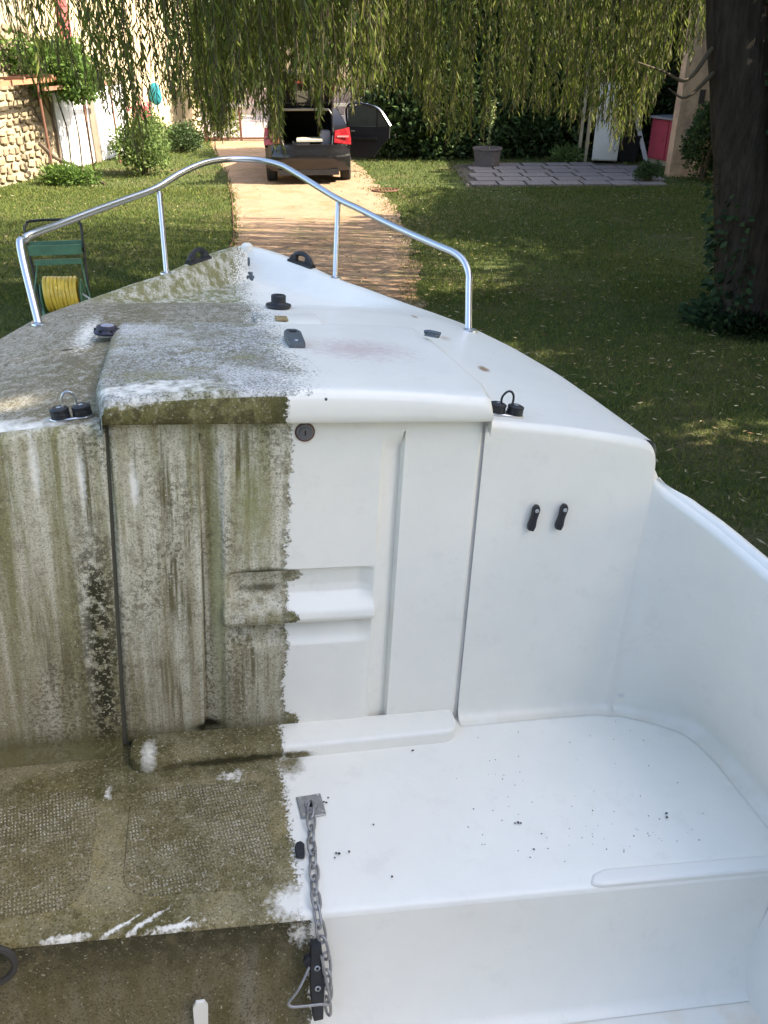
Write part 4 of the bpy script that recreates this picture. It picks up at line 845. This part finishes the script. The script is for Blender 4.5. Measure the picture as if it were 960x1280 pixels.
# coaming rail on top of the cockpit sides
for s in (1, -1):
    V, F = [], []; cc_ = T_[50:]
    for i, t in enumerate(cc_):
        tan = cc_[min(i + 1, len(cc_) - 1)] - cc_[max(i - 1, 0)]; tan.z = 0; tan.normalize(); no = Vector((-tan.y, tan.x, 0)); k0 = min(1, .3 + i / 14)
        for o_, z in ((.012, -.001), (.016, .006), (.024, .008), (.036, .004), (.042, -.006), (.048, -.05), (.085, -.25)): q = t + no * (o_ * k0 if o_ > .016 else o_) + Vector((0, 0, z)); V.append((q.x * s, q.y, q.z))
    F = [(i * 7 + k, i * 7 + 7 + k, i * 7 + 8 + k, i * 7 + k + 1) for i in range(len(cc_) - 1) for k in range(6)]
    mk('gunwale', (V, F), M_WALL if s < 0 else CLEANW, BT, True, 70)
# hull
sts = [(-1.9, .90, -.28), (-1.2, .93, -.27), (-.5, .93, -.24), (-.15, .905, -.22), (.1, .82, -.2), (.5, .765, -.12), (.9, .69, -.1), (1.2, .53, -.07), (1.5, .28, -.04), (1.7, .13, 0), (1.82, .012, .03)]
V, F = [], []
for y, w, z in sts:
    kz = float(np.interp(y, [-1.9, .6, 1.4, 1.82], [-1.5, -1.5, -1.15, -.5])); cz = float(np.interp(y, [-1.9, .6, 1.82], [-1.2, -1.15, -.4])); yy = y
    km, kc = (1.10, .98) if y < .2 else (.93, .8)
    for s_, (a, b) in ((1, (w, z)), (1, (w * km, (z + cz) / 2)), (1, (w * kc, cz)), (1, (0, kz)), (-1, (w * kc, cz)), (-1, (w * km, (z + cz) / 2)), (-1, (w, z))): V.append((s_ * a, yy, b))
F = [(j * 7 + i, j * 7 + i + 1, j * 7 + 8 + i, j * 7 + 7 + i) for j in range(len(sts) - 1) for i in range(6)] + [(0, 1, 2, 3, 4, 5, 6)]
mk('hull', (V, F), CLEANW, BT, True, 30)

# --- platform, riser, sole
def PE(x): return -.484 - .047 * x
prof = [(.05, 0), (None, 0), ('e', -.001), ('e1', -.004), ('e2', -.012), ('m', -.10), ('b', -.27), ('b2', -.285)]
V, F = [], []; NX = 80
for i in range(NX + 1):
    x = -1.0 + 2.0 * i / NX; e_ = PE(x)
    ys = [.03] + list(np.linspace(0, e_ + .012, 12)) + [e_ + .004, e_ - .001, e_ - .004]
    zz_ = [0] * 13 + [-.0015, -.005, -.012]
    for y, z in zip(ys, zz_): V.append((x, y, -.76 + z))
m = len(ys); F = [(i * m + k, i * m + k + 1, (i + 1) * m + k + 1, (i + 1) * m + k) for i in range(NX) for k in range(m - 1)]
mk('cockpit_platform', (V, F), M_FLOOR, BT, True, 60)
V = []
for i in range(NX + 1):
    x = -1.0 + 2.0 * i / NX; e_ = PE(x)
    for k, (o_, z) in enumerate(((.004, -.772), (.012, -.83), (.035, -.93), (.065, -.975), (.076, -.99), (.086, -1.001), (.100, -1.005))): V.append((x, e_ - o_, z))
F = [(i * 7 + k, i * 7 + k + 1, (i + 1) * 7 + k + 1, (i + 1) * 7 + k) for i in range(NX) for k in range(6)]
mk('riser', (V, F), M_RISER, BT, True, 70)
CREAMG = G('gelcoat_sole', .5); CREAMG.col(CREAMG.mix(CREAMG.mr(CREAMG.noise(5, 5), .45, .65), (.84, .79, .68), (.76, .62, .42))); 
mk('cockpit_sole', grid(lambda u, t: (-.95 + 1.79 * u, -.575 - 1.3 * t, -1.0065), 6, 6), CREAMG.m, BT)
mk('lower_side', ([(.825, -.575, -1.03), (.90, -.535, -.80), (.985, -.54, -.76), (.985, -1.9, -.76), (.88, -1.9, -.9), (.825, -1.9, -1.03), ], [(0, 1, 2, 3, 4, 5)]), CLEANW, BT)
mk('transom', box(-.9, .9, -1.93, -1.9, -1.2, -.25), CLEANW, BT)
def roundrect(x0, x1, y0, y1, r, n=7, sk=0):
    P = []
    for cx, cy, a0 in ((x1 - r, y1 - r, 0), (x0 + r, y1 - r, 90), (x0 + r, y0 + r, 180), (x1 - r, y0 + r, 270)):
        for k in range(n): a = rad(a0 + 90 * k / (n - 1)); X_ = cx + r * math.cos(a); Y_ = cy + r * math.sin(a); P.append((X_ , Y_ - sk * (X_ - x0)))
    return P
for P in (roundrect(-.36, -.085, -.40, -.13, .05, sk=.06), roundrect(-.78, -.42, -.40, -.11, .06, sk=.03)):
    ob('antislip_pad', bev(prism(P, -.762, -.7568, 'z'), .0015, 1, 'antislip_pad'), M_PAD, BT)
NO = prism([(.50, PE(.5) + .004), (.515, PE(.5) + .026), (.545, PE(.5) + .034), (.90, PE(.9) + .034), (.975, PE(.975) + .034), (.975, PE(.975) - .002), (.52, PE(.52) - .001)], -.775, -.7545, 'z')
ob('nosing', bev(NO, .008, 3, 'nosing'), CLEANW, BT)
# round port and small tab low on the riser
mk('port_ring', xf(tube([(.04 * math.cos(a), .04 * math.sin(a), .002) for a in np.linspace(0, 2 * math.pi, 25)[:-1]], .006, 8, True), Matrix.Translation((-.565, -.487, -.775)) @ Matrix.Rotation(math.pi / 2 - .1, 4, 'X')), simple('dark_rubber', (.05, .045, .035), .8), BT, True)
mk('drain_tab', xf(prism([(-.012, -.05), (.012, -.05), (.013, .0), (.007, .014), (-.007, .014), (-.013, 0)], -.006, 0), Matrix.Translation((-.228, -.523, -.905))), CLEANW, BT)

# --- rail
STEEL = G('polished_steel', .3, .5, 1.0); STEEL.col((.62, .62, .63)); STEEL.bump(STEEL.noise(200, 2), .05, .001); STEEL = STEEL.m
RL = [(-0.613, 0.89, -0.05), (-0.661, 1.02, 0.134), (-0.655, 1.06, 0.156), (-0.635, 1.09, 0.168), (-0.578, 1.2, 0.182), (-0.488, 1.34, 0.209), (-0.404, 1.46, 0.233), (-0.314, 1.575, 0.261), (-0.235, 1.66, 0.304), (-0.152, 1.74, 0.337), (-0.066, 1.81, 0.35), (0.035, 1.82, 0.353), (0.119, 1.78, 0.343), (0.176, 1.71, 0.319), (0.294, 1.575, 0.259), (0.364, 1.47, 0.234), (0.429, 1.37, 0.209), (0.488, 1.26, 0.19), (0.552, 1.14, 0.172), (0.593, 1.07, 0.16), (0.614, 1.03, 0.141), (0.621, 0.99, 0.11), (0.619, 0.97, 0.073), (0.612, 0.905, -0.052)]
RA = mk('bow_rail', tube(RL, .0108, 14, sm=5), STEEL, BT, True, 80)
for s in (-1, 1):
    mk('stanchion', tube([(s * .29, 1.49, -.012), (s * .304, 1.572, .25)], .0092, 12), STEEL, RA, True, 60)
    mk('foot_plate', lathe([(.0, 0), (.022, 0), (.021, .005), (.012, .008)], 18, (s * .29, 1.488, deckz(.27, 1.48) if False else -.004)), STEEL, RA, True, 30)
    mk('foot_plate', lathe([(.0, 0), (.022, 0), (.021, .005), (.013, .008)], 18, (s * .613, .893, deckz(.6, .893) - .002)), STEEL, RA, True, 30)

# --- deck fittings
BLKF = simple('black_nylon', (.02, .021, .025), .45, scale=60, var=.2, bump=.15); DGREY = simple('grey_alloy', (.13, .15, .16), .5, .5, scale=80, bump=.3)
mk('deck_vent', lathe([(0, 0), (.030, 0), (.038, .006), (.037, .011), (.026, .013), (.0215, .018), (.022, .036), (.019, .0385), (0, .037)], 30, (.042, .985, -.003)), BLKF, BT, True, 40)
hs = ob('latch_keeper', bev(xf(prism([(-.019, -.055), (.019, -.055), (.021, .05), (.013, .075), (-.013, .075), (-.021, .05)], 0, .018, 'z'), Matrix.Translation((.026, .415, .038))), .005, 2, 'latch_keeper'), DGREY, BT)
mk('slot', prism([(.018, .452), (.034, .452), (.036, .469), (.017, .469)], .0555, .0575, 'z'), BLKF, hs)
mk('screw', lathe([(0, 0), (.005, 0), (.004, .0015), (0, .0015)], 10, (.026, .377, .0562)), STEEL, hs)
pc = mk('deck_filler_cap', lathe([(0, 0), (.031, 0), (.032, .005), (.026, .010), (.024, .018), (.0, .019)], 28, (-.412, .625, .004)), simple('navy_plastic', (.035, .035, .06), .5, scale=90, var=.3), BT, True, 30)
mk('cap_top', lathe([(0, 0), (.016, 0), (.015, .002), (0, .002)], 20, (-.410, .625, .0232)), simple('chalky_plastic', (.34, .34, .4), .7, scale=120), pc)
for k in range(6): a = k * 1.047; mk('grip', box(-.412 + .027 * math.cos(a) - .003, -.412 + .027 * math.cos(a) + .003, .625 + .027 * math.sin(a) - .003, .625 + .027 * math.sin(a) + .003, .008, .017), BLKF, pc)
def fairlead(s, y, x, rz):
    r0 = empty('double_fairlead', (0, 0, 0)); r0.parent = BT; r0.location = (s * x, y, deckz(x, max(y, .02)) - .001); r0.rotation_euler = (0, rad(s * 7), rz)
    ob('base_plate', bev(prism([(-.040, -.004), (-.028, -.016), (.028, -.016), (.040, -.004), (.040, .01), (.028, .018), (-.028, .018), (-.04, .01)], 0, .006, 'z'), .0015, 1, 'base_plate'), STEEL, r0)
    for k in (-1, 1):
        mk('cam', lathe([(0, .006), (.018, .006), (.017, .010), (.0175, .013), (.0165, .016), (.0175, .019), (.017, .023), (.011, .0255), (0, .024)], 20, (k * .0195, 0, 0)), BLKF, r0, True, 30)
        mk('cam_screw', lathe([(0, .025), (.005, .0255), (0, .027)], 10, (k * .0195, 0, 0)), STEEL, r0)
    mk('wire_loop', tube([(-.012, .005, .02), (-.013, .006, .036), (-.006, .006, .048), (.003, .006, .05), (.010, .006, .043), (.012, .005, .032), (.010, .003, .018)], .0024, 8, sm=5), STEEL if s < 0 else BLKF, r0, True)
fairlead(1, .055, .425, rad(-3)); fairlead(-1, .055, .428, rad(3))
ck = empty('jam_cleat', (.388, .525, .034)); ck.parent = BT; ck.rotation_euler = (0, rad(6), rad(48)); ck.scale = (.72, .62, .7)
mk('cleat_base', box(-.009, .009, -.03, .03, -.004, .004), DGREY, ck); mk('cleat_horn', tube([(0, -.036, .012), (0, -.015, .013), (0, .015, .013), (0, .036, .009)], .0065, 8, sm=3), DGREY, ck, True); mk('cleat_post', box(-.005, .005, -.014, .014, .002, .011), DGREY, ck)
for s in (-1, 1):
    h = empty('bow_chock', (s * .182, 1.60, .026)); h.parent = BT; h.rotation_euler = (0, rad(s * 4), s * rad(50) * -1 + (0 if s > 0 else 0))
    mk('chock_base', box(-.058, .058, -.013, .013, -.006, .006), BLKF, h)
    mk('chock_horn', tube([(-.052, 0, .004), (-.036, 0, .022), (-.012, 0, .034), (.014, 0, .034), (.036, 0, .024), (.052, 0, .004)], .0085, 8, sm=4), BLKF, h, True)
    mk('chock_cheek', join([box(-.045, -.022, -.008, .008, .005, .024), box(.022, .045, -.008, .008, .005, .024)]), BLKF, h)
eb = mk('bow_eye', tube([(.0, 1.715, -.002), (0, 1.715, .018), (0, 1.700, .022), (0, 1.69, .012), (0, 1.695, -.002)], .004, 8, sm=4), DGREY, BT, True)
mk('bow_shackle', join([tube([(-.009, 1.62, -.035), (-.010, 1.60, -.025), (0, 1.582, -.022), (.010, 1.60, -.025), (.009, 1.62, -.035)], .004, 8, sm=4), tube([(-.004, 1.645, -.02), (.006, 1.63, -.018), (-.003, 1.615, -.018), (.005, 1.60, -.02), (-.003, 1.58, -.026), (.004, 1.565, -.03)], .0045, 7, sm=3)]), DGREY, BT, True)
for x in (.496, .560):
    tb = ob('turn_button', bev(prism([(-.007, -.028), (-.0085, -.018), (-.006, .002), (-.008, .022), (-.004, .031), (.004, .031), (.008, .022), (.0065, .0), (.0085, -.018), (.006, -.03)], -.016, -.003), .003, 2, 'turn_button'), BLKF, BT, (x, 0, -.225), (0, rad(7), 0))
    mk('screw', xf(lathe([(0, 0), (.005, 0), (.004, .002), (0, .002)], 12), Matrix.Translation((0, -.0155, .02)) @ Matrix.Rotation(math.pi / 2, 4, 'X')), STEEL, tb)
# chain plate, batten and wire bail
cp = empty('chain_plate', (.002, -.232, -.7595)); cp.parent = BT; cp.rotation_euler = (0, 0, rad(4))
DULL = simple('dull_steel', (.42, .41, .40), .42, .8, scale=120, bump=.3); HOLE = simple('hole_black', (.006, .006, .006), .9)
ob('plate', bev(box(-.026, .026, -.03, .03, 0, .004), .0015, 1, 'plate'), DULL, cp)
mk('eye_hole', lathe([(0, .0042), (.010, .0042), (.010, .005), (0, .005)], 18, (0, .004, 0)), HOLE, cp)
mk('eye_ring', tube([(.0105 * math.cos(a), .004 + .0105 * math.sin(a) - .004, .007 + .002 * math.sin(a)) for a in np.linspace(0, 2 * math.pi, 17)[:-1]], .0032, 8, True), DULL, cp, True)
for sx, sy in ((-1, 1), (1, 1), (1, -1), (-1, -1)): mk('screw', lathe([(0, .004), (.0035, .004), (.003, .006), (0, .006)], 10, (sx * .019, sy * .023, 0)), STEEL, cp)
bt_ = ob('batten', bev(prism([(-.009, .0), (.009, .0), (.012, -.055), (.012, -.09), (.009, -.15), (-.009, -.15), (-.012, -.1), (-.012, -.05)], -.02, 0), .003, 2, 'batten'), BLKF, BT, (-.026, -.506, -.795), (rad(-17), 0, rad(3)))
for z in (-.045, -.085): mk('bolt', xf(tube([(.0042 * math.cos(a), .0042 * math.sin(a), 0) for a in np.linspace(0, 6.283, 13)[:-1]], .0014, 6, True), Matrix.Translation((0, -.021, z)) @ Matrix.Rotation(math.pi / 2, 4, 'X')), STEEL, bt_, True)
mk('pivot', xf(lathe([(0, 0), (.011, 0), (.011, .012), (0, .012)], 12), Matrix.Translation((-.012, -.004, -.035)) @ Matrix.Rotation(math.pi / 2, 4, 'X')), BLKF, bt_)
mk('wire_bail', tube([(-.014, -.02, -.04), (-.035, -.03, -.07), (-.053, -.03, -.092), (-.052, -.032, -.098), (-.04, -.034, -.101), (.0, -.036, -.104), (.018, -.034, -.108), (.016, -.03, -.08), (.012, -.025, -.05), (.007, -.022, -.02)], .0024, 8, sm=4), DULL, bt_, True)
# --- chain (a thing of its own)
CH = empty('steel_chain', (0, 0, 0), 0, 'short steel chain hanging from the square eye plate down over the platform edge', 'chain'); CH.matrix_world = BM
LM = me('link', *tube([(.0085 * math.cos(a) , .0155 * math.sin(a) + (.006 if math.sin(a) > 0 else -.006), 0) for a in np.linspace(.13, 2 * math.pi + .13, 19)[:-1]], .0027, 8, True), True); LM.materials.append(DULL)
path = catmull([(.000, -.243, -.748), (-.007, -.30, -.753), (-.012, -.37, -.753), (-.018, -.43, -.753), (-.020, -.475, -.752), (-.019, -.497, -.760), (-.016, -.507, -.785), (-.010, -.518, -.81), (-.006, -.535, -.84), (-.005, -.545, -.88), (-.003, -.55, -.93), (0, -.56, -.97)], 24)
L_ = [0]
for i in range(1, len(path)): L_.append(L_[-1] + (path[i] - path[i - 1]).length)
d = .008; k = 0
while d < L_[-1] - .02:
    pa = Vector([np.interp(d - .012, L_, [p[c_] for p in path]) for c_ in range(3)]); pb = Vector([np.interp(d + .012, L_, [p[c_] for p in path]) for c_ in range(3)])
    o = ob('link', LM, None, CH); t = (pb - pa).normalized(); x = Vector((1, 0, 0)); x = (x - t * x.dot(t)).normalized(); z = x.cross(t)
    a = rad(28 if k % 2 else -52) + rs.uniform(-.2, .2); xx = x * math.cos(a) + z * math.sin(a); zz_ = xx.cross(t); M_ = Matrix((xx, t, zz_)).transposed().to_4x4(); M_.translation = (pa + pb) / 2 + Vector((rs.uniform(-.001, .001), 0, .003)); o.matrix_local = M_
    d += .0305; k += 1
o = tag(ob('rubber_scrap', bev(xf(prism([(-.009, -.018), (.007, -.02), (.01, .012), (.004, .02), (-.006, .017), (-.01, .005)], 0, .008, 'z'), Matrix.Identity(4)), .002, 1), BLKF), 'small black scrap lying against the left side of the chain', 'scrap'); o.matrix_world = BM @ Matrix.Translation((-.034, -.345, -.757))
# crumbs on the clean platform
V, F = [], []; rk = random.Random(4); n = 0
spots_ = [(.416, -.338), (.42, -.34), (.408, -.339), (.03, -.225), (.035, -.228), (.04, -.215), (.035, -.36), (.04, -.362), (.06, -.36), (.03, -.37), (.74, -.36), (.735, -.37), (.13, -.43), (.12, -.3), (.25, -.1)] + [(rk.uniform(.3, .82), rk.uniform(-.45, -.05)) for _ in range(55)] + [(rk.gauss(.55, .12), rk.gauss(-.41, .02)) for _ in range(22)] + [(rk.gauss(.42, .02), rk.uniform(-.3, -.15)) for _ in range(12)]
for i, (x, y) in enumerate(spots_):
    q = (rk.uniform(.0022, .0034) if i < 16 else rk.uniform(.0006, .0018)); y = max(y, -.46)
    v = [(x + q * math.cos(a) * rk.uniform(.6, 1.3), y + q * math.sin(a) * rk.uniform(.6, 1.3), -.7565) for a in (0, 1.2, 2.4, 3.6, 4.9)] + [(x, y, -.756 + q * .8)]
    V += v; F += [(n + j, n + (j + 1) % 5, n + 5) for j in range(5)]; n += 6
o = tag(ob('crumbs', me('crumbs', V, F), simple('dirt_crumb', (.05, .045, .04), .9)), 'small dark dirt crumbs scattered on the clean white platform', 'dirt', kind='stuff'); o.matrix_world = BM
